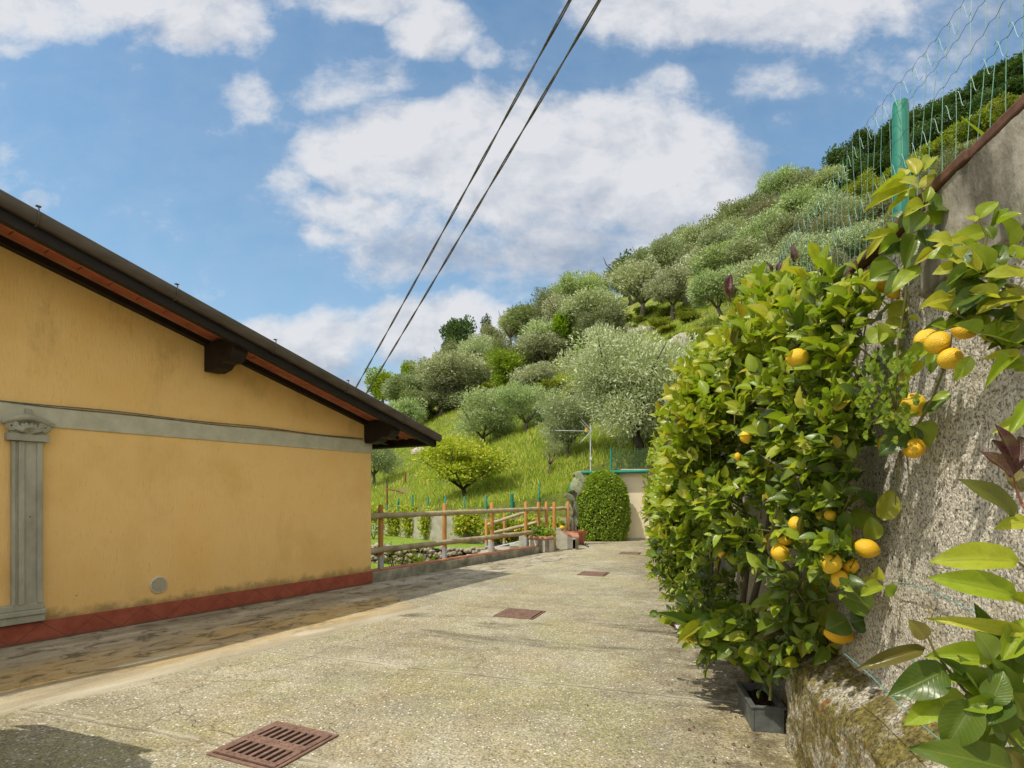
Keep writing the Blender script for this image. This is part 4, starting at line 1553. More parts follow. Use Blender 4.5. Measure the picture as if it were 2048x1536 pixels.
# shoot reaching over the coping beside the green post, with the lemons below it
E_A = empty("lemon_tree", wp(2.25, .12, .5), "tall sparse lemon shoot climbing over the coping beside the green post", "lemon tree", G_H)
dA = lambda x, y: 1.186 / ((x - CX) / F - .19) - .17 if y > 300 else 2.1
A_L = [(1833, 350, 1817, 318, 22, "y"), (1848, 342, 1867, 305, 20, "y"), (1843, 376, 1862, 345, 18, "y"), (1858, 350, 1875, 343, 11, "y"), (1813, 367, 1760, 377, 20, "y"), (1820, 382, 1745, 400, 26, "y"),
       (1822, 384, 1785, 400, 14, "y"), (1800, 357, 1815, 330, 18, "y"), (1838, 372, 1820, 350, 26, "y"), (1848, 412, 1813, 425, 28, "y"), (1857, 420, 1902, 405, 42, "d"), (1851, 425, 1890, 433, 36, "m"),
       (1850, 425, 1815, 462, 42, "d"), (1833, 470, 1820, 520, 46, "d"), (1790, 470, 1742, 467, 18, "y"), (1768, 472, 1735, 507, 13, "y"), (1798, 480, 1762, 500, 24, "m"), (1813, 505, 1775, 505, 28, "d"),
       (1775, 515, 1735, 562, 24, "m"), (1792, 533, 1745, 555, 52, "d"), (1838, 532, 1797, 557, 28, "m"), (1850, 405, 1862, 372, 15, "m"), (1790, 468, 1780, 445, 15, "m"), (1845, 460, 1858, 492, 34, "d"),
       (1800, 440, 1778, 428, 20, "d"), (1822, 430, 1800, 448, 22, "d"), (1812, 540, 1770, 575, 26, "d"), (1830, 395, 1805, 385, 20, "m"), (1852, 395, 1870, 385, 14, "y"),
       # leaves round the lemons on the wall
       (1855, 700, 1808, 725, 26, "m"), (1870, 705, 1862, 742, 22, "m"), (1845, 722, 1810, 748, 20, "y"), (1890, 655, 1862, 648, 16, "d"),
       (1838, 822, 1778, 823, 24, "m"), (1800, 815, 1770, 845, 40, "d"), (1845, 830, 1895, 790, 20, "d"), (1850, 815, 1872, 815, 20, "d"), (1815, 838, 1772, 862, 36, "d"),
       (1822, 858, 1776, 890, 40, "d"), (1828, 850, 1862, 885, 44, "m"), (1826, 852, 1812, 892, 36, "d"), (1900, 785, 1868, 795, 14, "m"), (1742, 870, 1700, 880, 26, "m"), (1780, 640, 1815, 590, 26, "y"), (1775, 655, 1810, 632, 30, "m"), (1815, 635, 1838, 640, 10, "y"),
       (1772, 660, 1735, 680, 36, "m"), (1770, 690, 1765, 650, 30, "m"), (1770, 715, 1800, 690, 28, "d"), (1760, 720, 1738, 745, 30, "d"), (1780, 730, 1810, 690, 18, "m"),
       (1750, 1010, 1735, 985, 30, "d"), (1765, 1040, 1785, 985, 36, "y"), (1735, 1060, 1720, 1015, 40, "m"), (1745, 1080, 1745, 1040, 30, "m"),
       (1762, 1170, 1725, 1188, 24, "m"), (1770, 1172, 1788, 1190, 24, "m"), (1750, 1160, 1758, 1140, 20, "y"), (1745, 1165, 1722, 1160, 18, "y"), (1745, 1215, 1690, 1190, 46, "d"), (1700, 1245, 1735, 1238, 40, "d"), (1695, 1240, 1660, 1255, 44, "d")]
hand_leaves(E_A, A_L, dA, .03, 7)
stems(E_A, [[(1795, 700), (1805, 640), (1812, 590), (1815, 530), (1835, 470), (1848, 400), (1840, 365)], [(1815, 530), (1795, 490), (1780, 470)], [(1848, 420), (1828, 385)], [(1838, 845), (1850, 825), (1866, 795), (1885, 745), (1900, 700), (1905, 660)], [(1795, 700), (1790, 800), (1800, 900), (1790, 1010)]], dA, .006)
for px, py, w_, h_, dy, mt, ax in [(1853, 680, 50, 44, .03, "lemon", (-1, -.3, -.2)), (1875, 685, 52, 46, -.05, "lemon", (-.1, -1, -.35)), (1900, 717, 44, 44, 0, "lemon", (.25, -.4, -1)), (1926, 663, 44, 30, 0, "lemon_orange", (.9, -.3, -.4)),
                                   (1826, 810, 52, 46, 0, "lemon", (.2, -.6, -.8)), (1778, 888, 46, 42, .05, "lemon", (-.5, -.3, -.6)), (1828, 896, 58, 40, 0, "lemon_orange", (-.4, -.6, -.3)), (1770, 574, 52, 30, .05, "lemon_orange", (1, 0, 0)), (1786, 583, 30, 26, .03, "lemon_orange", (.3, -.3, -1))]:
    Y = dA(px, py) + dy
    lemon_mesh(E_A, at(px, py, Y), min(w_, h_) / 2 / F * Y, max(w_, h_) / F * Y * 1.02, ax, mt)

# odd coloured leaves of the hedge
def dH(x, y):
    return leaf_depth(x, y, 14, float(np.interp(x, [1300, 1460, 1600, 1700], [9, 4.6, 3.2, 2.6]))) - .02


hand_leaves(H1, [(1672, 822, 1690, 776, 28, "l"), (1468, 690, 1474, 645, 12, "b"), (1463, 600, 1458, 545, 14, "p"), (1463, 600, 1470, 565, 12, "b"), (1460, 605, 1450, 575, 12, "b"), (1590, 525, 1588, 490, 12, "p"), (1592, 525, 1600, 500, 10, "b"),
                 (1545, 545, 1540, 522, 9, "p"), (1555, 545, 1562, 520, 9, "p"), (1420, 720, 1500, 712, 24, "y"), (1330, 905, 1340, 880, 10, "b"), (1350, 850, 1362, 838, 10, "b"), (1440, 870, 1425, 885, 10, "l"), (1490, 860, 1520, 870, 10, "l"),
                 (1480, 1280, 1530, 1242, 16, "p"), (1500, 1275, 1540, 1255, 14, "b"), (1510, 1280, 1560, 1262, 14, "b")], dH, .01, 21, "odd_leaves")

wc = at(1775, 790, 2.12)
ew = empty("wall_weed", wc, "small clover leaved weed growing out of the wall crack among the lemons", "weed")
lvw = Leaves()
rgw = np.random.default_rng(14)
nw_ = 90
Pw = rgw.normal(0, 1, (nw_, 3)) * np.array([.02, .10, .085]) + np.array([-.02, 0, 0])
for kk in range(3):
    aw = kk * 2.09 + rgw.uniform(0, .5, nw_)
    Dw = np.stack([np.full(nw_, -.15), np.cos(aw), np.sin(aw)], -1)
    lvw.add(Pw, Dw, np.tile([-.8, -.5, .5], (nw_, 1)) + rgw.normal(0, .15, (nw_, 3)), rgw.uniform(.016, .026, nw_), rgw.uniform(.017, .026, nw_), np.zeros(nw_, int), T_FAR[0])
lvw.build("leaves", M["bright"], ew, world=False)
mbw = MB()
for kk in range(0, nw_, 4):
    mbw.tube([Vector((.03, .0, -.06)), Vector(Pw[kk]) * .6 + Vector((-.01, 0, -.01)), Vector(Pw[kk])], .0015, 4, cap=False)
mbw.build("stalks", M["twig"], ew)

# near branch at the right edge
E_B = empty("lemon_tree", wp(.9, .25, .6), "foreground lemon branches with pale and purple young leaves at the right edge", "lemon tree", G_H)
dB = lambda x, y: 1.62 if y < 800 else (1.30 if y < 1050 else 1.22)
B_L = [(1960, 437, 1990, 401, 28, "m"), (1978, 460, 2008, 405, 17, "m"), (1994, 450, 2033, 422, 18, "m"), (2021, 497, 2009, 436, 32, "m"), (1950, 444, 1947, 418, 20, "y"), (1970, 463, 1922, 465, 28, "m"), (1965, 510, 1912, 480, 44, "y"),
       (1960, 540, 1905, 497, 44, "y"), (1922, 533, 1873, 540, 26, "y"), (1905, 485, 1880, 465, 28, "y"), (1906, 505, 1866, 503, 28, "m"), (1867, 500, 1836, 521, 17, "y"), (1975, 560, 1934, 550, 28, "m"), (1980, 553, 1967, 534, 24, "y"),
       (1990, 527, 2010, 487, 36, "d"), (2042, 520, 2040, 484, 36, "m"), (2055, 555, 1984, 540, 38, "y"), (1978, 566, 1932, 600, 62, "d"), (1990, 570, 1958, 612, 26, "m"), (1912, 629, 1863, 600, 26, "y"), (1900, 600, 1850, 605, 24, "y"),
       (1924, 612, 1893, 565, 20, "y"), (1965, 655, 1916, 628, 32, "y"), (1960, 625, 1923, 615, 20, "d"), (2031, 646, 1973, 606, 28, "d"), (2056, 588, 1985, 592, 28, "y"), (2036, 695, 1967, 652, 42, "m"), (2040, 718, 1976, 714, 18, "y"),
       (2060, 715, 2032, 740, 26, "m"), (2056, 660, 2010, 672, 26, "m"), (2058, 640, 2035, 692, 32, "d"), (1925, 645, 1890, 655, 20, "m"), (1890, 655, 1870, 648, 14, "m"), (2000, 540, 1985, 505, 28, "m"), (2056, 610, 2012, 625, 24, "m"),
       (1972, 545, 1998, 575, 22, "d"), (1950, 530, 1925, 512, 22, "d"), (2012, 690, 1992, 662, 22, "m"), (2015, 640, 2000, 668, 24, "m"), (1935, 540, 1895, 565, 20, "d"), (1940, 640, 1965, 660, 20, "m"), (1985, 480, 1970, 450, 16, "d"),
       (2036, 1124, 1888, 1110, 52, "y"), (2030, 1192, 1892, 1152, 46, "m"), (2062, 1215, 2012, 1186, 22, "m"), (2060, 1268, 1916, 1238, 24, "y"), (1982, 1320, 1870, 1306, 38, "m"), (1987, 1317, 1964, 1268, 46, "d"), (2000, 1330, 2020, 1275, 38, "d"),
       (2013, 1373, 1923, 1348, 36, "d"), (1975, 1372, 1900, 1357, 22, "m"), (1920, 1350, 1885, 1318, 16, "d"), (1893, 1338, 1800, 1385, 58, "d"), (1880, 1402, 1828, 1438, 38, "m"), (1928, 1390, 1880, 1402, 34, "m"), (1950, 1400, 1895, 1490, 58, "d"),
       (1960, 1404, 2020, 1380, 46, "m"), (2012, 1472, 1985, 1420, 48, "d"), (1980, 1440, 1930, 1438, 17, "p"), (2032, 1542, 1905, 1500, 60, "d"), (2040, 1502, 2054, 1455, 50, "m"), (2052, 1545, 2030, 1512, 32, "b"), (2020, 1345, 2062, 1320, 26, "m"),
       (2025, 1385, 2058, 1432, 42, "d"), (1851, 1278, 1822, 1243, 28, "b"), (1850, 1298, 1733, 1328, 26, "b"), (2058, 1045, 2022, 1040, 28, "y"), (1995, 1320, 2030, 1262, 26, "m"), (2010, 1400, 1985, 1440, 34, "d"), (2046, 1330, 2060, 1280, 40, "d"),
       (2024, 955, 1980, 902, 28, "p"), (2027, 948, 1995, 884, 24, "p"), (2026, 922, 2009, 856, 20, "p"), (2038, 925, 2049, 866, 20, "p"), (2044, 985, 2027, 925, 30, "b"), (2024, 1033, 1953, 960, 36, "b"), (2062, 835, 1997, 857, 22, "m"), (2062, 800, 2030, 850, 24, "m")]
rgb = np.random.default_rng(41)
for i in range(34):
    t_ = rgb.random()
    x0, y0 = 1890 + 170 * t_ + rgb.normal(0, 14), 520 + 130 * t_ + rgb.normal(0, 45)
    a_ = rgb.uniform(2.0, 5.2)
    l_ = rgb.uniform(34, 62)
    B_L.append((x0, y0, x0 + math.cos(a_) * l_, y0 + math.sin(a_) * l_, rgb.uniform(20, 34), rgb.choice(["d", "d", "m", "m", "y"])))
for i in range(16):
    x0, y0 = rgb.uniform(1960, 2060), rgb.uniform(1300, 1520)
    a_ = rgb.uniform(1.8, 5.6)
    l_ = rgb.uniform(50, 95)
    B_L.append((x0, y0, x0 + math.cos(a_) * l_, y0 + math.sin(a_) * l_, rgb.uniform(28, 44), rgb.choice(["d", "d", "d", "m"])))
hand_leaves(E_B, B_L, dB, .07, 9)
stems(E_B, [[(2075, 600), (2030, 575), (1985, 562), (1960, 545), (1930, 528)], [(1985, 562), (1965, 510), (1973, 470), (1958, 437)], [(2075, 690), (2036, 695), (1990, 660), (1965, 655), (1905, 625)], [(2035, 640), (2036, 695)]], dB, .006)
stems(E_B, [[(2070, 1500), (2020, 1420), (1990, 1397), (1955, 1395), (1930, 1382), (1900, 1345), (1870, 1305), (1850, 1262)], [(2075, 1530), (2035, 1492), (2010, 1462), (2005, 1440)], [(2075, 1430), (2030, 1400), (2012, 1360), (1988, 1318)], [(2075, 1150), (2036, 1124)]], dB, .005)
stems(E_B, [[(2078, 1050), (2045, 1010), (2035, 985), (2026, 952)], [(2060, 1035), (2024, 1033)]], dB, .004, "purple_twig", "purple_stem")

# sprawling low leaves of the tree over the planter
E_C = empty("lemon_tree", gp(1590, 1440), "low lemon sapling rooted in the grey planter, leaves drooping over it", "lemon tree", G_H)
dC = lambda x, y: 3.45 + (1560 - x) * .003
C_L = []
rg = np.random.default_rng(77)
for (x0, y0) in [(1400, 1245), (1450, 1250), (1500, 1270), (1540, 1300), (1590, 1300), (1510, 1230), (1560, 1240), (1430, 1230), (1610, 1270), (1480, 1215), (1550, 1180), (1600, 1200), (1630, 1230), (1470, 1290), (1650, 1290)]:
    for k in range(8):
        a = rg.uniform(-.2, 3.4)
        l_ = rg.uniform(28, 58)
        kd = rg.choice(["d", "d", "m", "m", "y"]) if k < 7 else rg.choice(["d", "p", "b", "m"])
        C_L.append((x0 + rg.normal(0, 12), y0 + rg.normal(0, 12), x0 + math.cos(a) * l_ * 1.1 + rg.normal(0, 8), y0 + math.sin(a) * l_ + rg.normal(0, 8), rg.uniform(16, 28), kd))
hand_leaves(E_C, C_L, dC, .12, 3)
stems(E_C, [[(1540, 1400), (1545, 1330), (1530, 1270), (1480, 1230), (1410, 1235)], [(1545, 1330), (1580, 1260), (1610, 1200)], [(1545, 1335), (1500, 1300), (1450, 1255)]], dC, .010)


def build_planter():
    c = gp(1505, 1463)
    d = WD
    a = math.atan2(d.y, d.x)
    e = empty("planter", c + WN * -.0, "weathered grey rectangular planter of dark soil at the foot of the wall", "planter", rz=a - R(90))
    # local: y along the wall, x into the wall
    Lp, Wp, Hp, th = .46, .19, .155, .014
    mb = MB()
    mb.box((th / 2, Lp / 2, Hp / 2), (th, Lp, Hp))
    mb.box((Wp - th / 2, Lp / 2, Hp / 2), (th, Lp, Hp))
    mb.box((Wp / 2, th / 2, Hp / 2), (Wp - 2 * th, th, Hp))
    mb.box((Wp / 2, Lp - th / 2, Hp / 2), (Wp - 2 * th, th, Hp))
    mb.box((Wp / 2, Lp / 2, .01), (Wp - 2 * th, Lp - 2 * th, .02))
    mb.build("tub", M["planter"], e, bevel=.004)
    rim = MB()
    rim.box((.004, Lp / 2, Hp + .002), (.034, Lp + .02, .012))
    rim.box((Wp - .004, Lp / 2, Hp + .002), (.034, Lp + .02, .012))
    rim.box((Wp / 2, .006, Hp + .0025), (Wp - .042, .03, .0115))
    rim.box((Wp / 2, Lp - .006, Hp + .0025), (Wp - .042, .03, .0115))
    rim.build("rim", M["planter"], e, bevel=.003)
    n = 26
    xs, ys = np.linspace(th, Wp - th, n), np.linspace(th, Lp - th, 2 * n)
    A_, B_ = np.meshgrid(xs, ys, indexing="ij")
    Z = .118 + (fbm(A_ * 40, B_ * 40, 3, 4) - .5) * .05
    link("soil", grid_mesh("soil", np.stack([A_, B_, Z], -1).reshape(-1, 3), n, 2 * n, M["soil"]), e)


build_planter()


# ------------------------------------------------------------------ end of the drive: shed, topiary, planters, cactus
def build_shed():
    e = empty("garden_shed", (2.5, 19, 0), "cream plastered flat roofed shed with a green gutter at the end of the drive", "shed")
    MB().box((2.2, 1.2, 1.1), (4.4, 2.4, 2.24)).build("wall", M["cream"], e)
    MB().box((2.1, 1.2, 2.262), (4.75, 2.7, .075)).build("roof", M["concrete"], e, bevel=.01)
    gx0, gx1 = -.22, 4.4
    g = MB()
    g.tube([Vector((gx0, -.21, 2.235)), Vector((gx1, -.21, 2.325))], .055, 12)
    g.build("gutter", M["green_metal"], e, True)
    MB().box((2.9, -.17, 2.345), (3.6, .05, .03)).build("edge_flashing", M["galv"], e)
    MB().box((2.2, -.012, .035), (4.4, .02, .07)).build("wall_foot", M["pale_concrete"], e)


build_shed()


def build_shed_fence():
    b = at(1222, 940, 20.6)
    e = empty("wire_mesh_fence", b, "fine green wire mesh fence with one thin post above the shed roof", "fence")
    MB().tube([Vector((0, 0, -.1)), Vector((0, 0, .86))], .035, 10).build("post", M["green_metal"], e, True)
    mb = MB()
    L, Hh = 3.2, .78
    for i in range(65):
        x = i * L / 64
        mb.tube([Vector((x, 0, 0)), Vector((x, 0, Hh))], .0022, 3, cap=False)
    for j in range(13):
        z = j * Hh / 12
        mb.tube([Vector((0, 0, z)), Vector((L, 0, z))], .0022, 3, cap=False)
    mb.build("mesh_panel", M["green_wire"], e)


build_shed_fence()


def build_antenna():
    b = at(1181, 944, 19.3)
    e = empty("tv_antenna", b, "aluminium television antenna on a thin mast above the shed corner", "antenna")
    MB().tube([Vector((0, 0, -.35)), Vector((0, 0, 1.60))], .022, 8).build("mast", M["steel"], e, True)
    bo = MB()
    z = 1.38
    bo.tube([Vector((.05, -.05, z)), Vector((-1.2, -.05, z + .02))], .012, 6)
    for k in range(12):
        x = -.3 - k * .075
        bo.tube([Vector((x, -.16, z + .01)), Vector((x, .06, z + .01))], .005, 4)
    bo.build("boom", M["steel"], e)
    for s in (-1, 1):
        rf = MB()
        for k in range(7):
            a = Vector((-.02 - .05 * k, 0, z + s * (.03 + .055 * k)))
            rf.tube([a + Vector((0, -.28, 0)), a + Vector((0, .22, 0))], .006, 4)
        for yy in (-.24, .18):
            rf.tube([Vector((-.01, yy, z + s * .02)), Vector((-.33, yy, z + s * .37))], .009, 5)
        rf.build("reflector", M["steel"], e)
    MB().box((-.16, -.06, z + .03), (.07, .08, .12)).build("dipole_box", M["lemon"], e, bevel=.01)
    MB().box((.0, -.03, .45), (.07, .06, .10)).build("clamp", M["galv"], e, bevel=.01)


build_antenna()


def build_topiary():
    c = gp(1207, 1081)
    c = Vector(((1206 - CX) / F * 18.62, 18.62, 0))
    Y = c.y
    e = empty("clipped_shrub", c, "dense clipped evergreen shrub shaped as a tall rounded dome before the shed", "shrub")
    H, Rr = 138 / F * Y, 52 / F * Y
    rg_ = np.random.default_rng(4)
    n = 15000
    th = rg_.uniform(0, 2 * np.pi, n)
    z = rg_.uniform(.0, 1, n)
    prof = lambda z: np.where(z < .45, .84 + .16 * np.sin(z * 3.49), np.clip(1 - (np.abs(z - .45) / .55) ** 2.2, 0, 1) ** .5)
    top = rg_.random(n) < .18
    z = np.where(top, 1 - .38 * rg_.random(n) ** 1.6, z)
    rr = prof(z) * Rr * (1 + .04 * np.sin(th * 5 + z * 9) + .03 * np.sin(th * 11 - z * 14)) * (1 - np.abs(rg_.normal(0, .06, n)))
    P = np.stack([rr * np.cos(th), rr * np.sin(th) * .40, .04 + z * H * .985], -1)
    O = norm(np.stack([np.cos(th), np.sin(th), (z - .4) * 1.5], -1))
    D = norm(O * .6 + rg_.normal(0, .75, (n, 3)) + np.array([0, 0, .3]))
    Nn = O + np.array([0, 0, .6]) + rg_.normal(0, .5, (n, 3))
    lv = Leaves()
    L = rg_.uniform(.045, .10, n)
    lv.add(P, D, Nn, L, L * .52, np.zeros(n, int), T_FAR[0])
    lv.build("foliage", M["topiary"], e, world=False)
    MB().lathe((0, 0, 0), [(Rr * .55 * f, z) for f, z in ((.7, .12), (1, .5), (1.05, H * .45), (.85, H * .72), (.3, H * .9))], 18).build("inner_branches", M["dark_bark"], e, True).scale = (1, .4, 1)
    MB().tube([Vector((0, 0, 0)), Vector((0, 0, .5))], [.09, .06], 8).build("trunk", M["bark"], e, True)


build_topiary()


def build_cactus():
    b = at(1148, 1070, 17.0)
    b.z = .0
    Yb = b.y
    e = empty("prickly_pear", b, "tall grey green prickly pear cactus in a terracotta pot beside the clipped shrub", "cactus")
    MB().lathe((0, 0, 0), [(.15, 0), (.21, .36), (.235, .37), (.235, .43), (.20, .43), (.195, .38)], 24).build("pot", M["pot"], e, True)
    pads = [(1143, 1050, 34, 26, .3), (1138, 1020, 32, 24, -.3), (1150, 1035, 30, 22, .5), (1144, 1000, 30, 22, .1), (1152, 985, 26, 18, .6), (1140, 995, 24, 16, -.9), (1150, 968, 30, 20, .3), (1160, 955, 30, 18, -.6), (1141, 985, 20, 22, 1.2), (1158, 975, 26, 18, .1),
            (1153, 1015, 26, 18, -.2), (1147, 1042, 28, 20, -.5)]
    for k, (px, py, h_, w_, tilt) in enumerate(pads):
        c = at(px, py, Yb + rng.uniform(-.12, .12))
        hh, ww = h_ / F * Yb / 2, w_ / F * Yb / 2
        prof = [(max(ww * math.sin(math.pi * i / 12) ** .7, .001), -hh * math.cos(math.pi * i / 12)) for i in range(13)]
        mb = MB().lathe((0, 0, 0), prof, 14)
        mt = Matrix.Rotation(tilt, 3, "Y") @ Matrix.Rotation(rng.uniform(-1.2, 1.2), 3, "Z") @ Matrix.Diagonal((.86, .13, .92))
        mb.v = [tuple(mt @ Vector(p) + (c - Vector(e.location))) for p in mb.v]
        mb.build("pad", M["pad"], e, True)
    MB().tube([Vector((0, 0, .3)), Vector((-.03, 0, .7)), Vector((.02, 0, 1.2)), Vector((0.04, 0, 1.7))], [.07, .06, .045, .03], 8).build("stem", M["bark"], e, True)


build_cactus()


def build_stone_planters():
    # curved planter at the end of the kerb
    c = gp(1086, 1104.5) + Vector((-.02, .28, 0))
    e = empty("stone_planter", c, "round fronted stone planter with terracotta rim and leafy geranium at the kerb end", "planter")
    arc = [Vector((.34 * math.cos(a), .34 * math.sin(a), 0)) for a in np.linspace(R(-190), R(20), 20)]
    out = [p * 1.0 for p in arc]
    inn = [p * .72 for p in arc]
    mb = MB()
    mb.prism(out + inn[::-1], (0, 0, .34))
    mb.build("bowl_wall", M["pale_concrete"], e)
    mb = MB()
    mb.tube([p * .90 + Vector((0, 0, .365)) for p in arc], .055, 8)
    mb.build("rim", M["brick_rim"], e, True)
    mb = MB()
    mb.box((-.06, -.335, .165), (.11, .06, .33))
    mb.box((.12, -.325, .165), (.10, .06, .33))
    mb.build("stained_pier", M["dark_pier"], e, bevel=.01)
    MB().lathe((0, 0, .25), [(.24, 0), (.24, .06)], 20).build("soil", M["soil"], e)
    # plant
    pc = at(1082, 1060, c.y)
    p = empty("geranium", (c.x, c.y, .31), "leafy green geranium growing in the round stone planter", "plant")
    lv = Leaves()
    n = 420
    rg_ = np.random.default_rng(8)
    P = rg_.normal(0, 1, (n, 3)) * np.array([.15, .15, .10]) + np.array([0, -.02, .17])
    P[:, 2] = np.abs(P[:, 2])
    D = norm(P * np.array([1, 1, .6]) + rg_.normal(0, .3, (n, 3)))
    L = rg_.uniform(.04, .085, n)
    lv.add(P, D, D * .3 + np.array([-.2, -.3, .8]) + rg_.normal(0, .35, (n, 3)), L, L * .9, np.zeros(n, int), T_FAR[1])
    lv.build("foliage", M["bright"], p, world=False)
    MB().tube([Vector((0, 0, 0)), Vector((0.02, 0, .2))], .012, 6).build("stem", M["twig"], p)
    # stair parapet sweeping down, with pier
    a0 = gp(1116, 1099)
    q = empty("stair_parapet", a0, "small pale stone parapet curving down under terracotta tiles to a dark pier", "parapet")
    mb = MB()
    s = a0.y / F
    pts = [(-4, 0), (38, 1), (38, 22), (30, 23), (20, 27), (12, 33), (6, 38), (-4, 39)]
    mb.prism([Vector((x * s, 0, z * s)) for x, z in pts], (0, .26, 0))
    mb.build("stone_face", M["pale_concrete"], q, bevel=.01)
    mb = MB()
    mb.tube([Vector((x * s, .06, z * s)) for x, z in ((9, 35), (14, 31), (22, 26.5), (31, 24.5), (42, 24))], .062, 8)
    mb.tube([Vector((x * s, .20, z * s + .02)) for x, z in ((9, 36), (16, 32), (24, 28), (33, 26), (42, 26))], .062, 8)
    mb.build("tile_rim", M["brick_rim"], q, True)
    MB().box((37.5 * s, -.015, 11 * s), (6 * s, .06, 22 * s)).build("dark_pier", M["dark_pier"], q, bevel=.01)
    MB().box((34 * s, .11, 10 * s), (9 * s, .22, 20 * s)).build("side_wall", M["pale_concrete"], q)
    MB().prism([Vector((-6 * s, .0, 39 * s)), Vector((7 * s, 0, 39 * s)), Vector((4 * s, 0, 42 * s)), Vector((-5 * s, 0, 42 * s))], (0, .3, 0)).build("top_slab", M["shoe"], q)
    lem = lemon_mesh(None, at(1124, 1055, a0.y + .1), .055, .15, (1, -.2, .1), "lemon")
    lem.name = "squash"
    tag(lem, "small yellow squash lying on top of the pale stone parapet", "squash")
    # terracotta trough behind
    t = empty("terracotta_trough", at(1103, 1070, 16.0) * 1.0, "reddish ribbed terracotta trough behind the round planter", "pot")
    t.location.z = .12
    mb = MB()
    for k in range(3):
        mb.box((0, 0, .05 + .09 * k), (.40 + .03 * k, .24 + .02 * k, .078))
    mb.build("tub", M["pot"], t, bevel=.012)
    MB().box((0, 0, .275), (.40, .22, .02)).build("soil", M["soil"], t)
    # second pot
    pp = at(1158, 1078, 17.4)
    t = empty("terracotta_pot", (pp.x, pp.y, 0), "plain terracotta pot standing between the parapet and the clipped shrub", "pot")
    MB().lathe((0, 0, 0), [(.15, 0), (.21, .34), (.23, .35), (.23, .41), (.20, .41), (.19, .37)], 22).build("vessel", M["pot"], t, True)
    MB().lathe((0, 0, .34), [(.19, 0), (.19, .03)], 18).build("soil", M["soil"], t)
    # grey pipe lying on the drive
    mb = MB()
    mb.tube([gp(1157, 1085) + Vector((0, 0, .1)), gp(1166, 1089) + Vector((0, 0, .03)), gp(1177, 1095) + Vector((0, 0, .022))], .022, 8)
    tag(mb.build("pipe", M["planter"], None, True), "short grey pipe lying on the drive beside the dark pier", "pipe")


build_stone_planters()


# ------------------------------------------------------------------ lower garden
def build_garden():
    # retaining wall
    line = [(-9, 28), (-6, 24.4), (-2.9, 20.5), (-1.4, 19.2), (.5, 18.9), (2.1, 18.7)]
    e = empty("retaining_wall", (-2.9, 20.5, -.6), "low grey concrete retaining wall at the foot of the hillside meadow", "wall")
    mb = MB()
    a = [Vector((x, y - .12, -.7)) for x, y in line]
    b = [Vector((x, y + .22, -.7)) for x, y in line[::-1]]
    mb.prism(a + b, (0, 0, 1.44))
    mb.build("concrete", M["concrete"], e, False, True)
    # dry stone edge between the two lawns
    e = empty("dry_stone_wall", (-3.5, 17.5, -.6), "low dry stone wall of pale rubble between the two lawns", "wall")
    mb = MB()
    ln = [Vector((-9, 19.7, 0)), Vector((-6.0, 18.6, 0)), Vector((-3.5, 17.6, 0)), Vector((-1.2, 16.9, 0)), Vector((-.55, 17.3, 0))]
    rg_ = np.random.default_rng(31)
    ico = [(0, 0, 1), (.9, 0, .35), (.28, .85, .35), (-.72, .53, .35), (-.72, -.53, .35), (.28, -.85, .35), (.72, .53, -.4), (-.28, .85, -.4), (-.9, 0, -.4), (-.28, -.85, -.4), (.72, -.53, -.4), (0, 0, -1)]
    icf = [(0, 1, 2), (0, 2, 3), (0, 3, 4), (0, 4, 5), (0, 5, 1), (1, 6, 2), (2, 7, 3), (3, 8, 4), (4, 9, 5), (5, 10, 1), (6, 7, 2), (7, 8, 3), (8, 9, 4), (9, 10, 5), (10, 6, 1), (11, 7, 6), (11, 8, 7), (11, 9, 8), (11, 10, 9), (11, 6, 10)]
    for i in range(len(ln) - 1):
        L = (ln[i + 1] - ln[i]).length
        for k in range(int(L * 90)):
            c = ln[i].lerp(ln[i + 1], rg_.random()) + Vector((rg_.normal(0, .06), -.05 + rg_.normal(0, .08), -.62 + .55 * rg_.random()))
            s = rg_.uniform(.05, .105)
            sc = Vector((s * rg_.uniform(.9, 1.6), s, s * rg_.uniform(.6, .9)))
            an = rg_.uniform(0, 6.28)
            mb.add([Vector((p[0] * sc.x * math.cos(an) - p[1] * sc.y * math.sin(an), p[0] * sc.x * math.sin(an) + p[1] * sc.y * math.cos(an), p[2] * sc.z)) * rg_.uniform(.85, 1.15) + c for p in ico], icf)
    mb.build("stones", M["dry_stone"], e, False, True)
    bk = MB()
    a = [p + Vector((0, .1, -.66)) for p in ln]
    bk.prism(a + [p + Vector((0, .5, 0)) for p in a[::-1]], (0, 0, .52))
    bk.build("earth_core", M["soil"], e, False, True)
    # white pier on the steps
    for px, pt, pb, wpx, lab in ((980.5, 1080, 1103, 8, "narrow white concrete pier at the foot of the steps"), (1045, 1071, 1100, 14, "broader white concrete pier at the head of the steps by the fourth post")):
        t = at(px, pt, 15.8)
        mb = MB().box((t.x, t.y, (t.z - .62) / 2 + .0), (wpx / F * 15.8, .2, t.z + .62))
        tag(mb.build("concrete_pier", M["pale_concrete"], None, bevel=.01), lab, "pier")
    mb = MB()
    for k in range(5):
        mb.box((.15 - .42 * k, 16.35, -.16 - .11 * k), (.44, 1.1, .5))
    tag(mb.build("garden_steps", M["concrete"]), "concrete garden steps going down behind the rail fence", "steps")
    # bank of earth between steps and wall
    mb = MB().box((.5, 17.9, -.4), (2.6, 1.6, .6))
    tag(mb.build("earth_bank", M["soil"]), kind="structure")


build_garden()


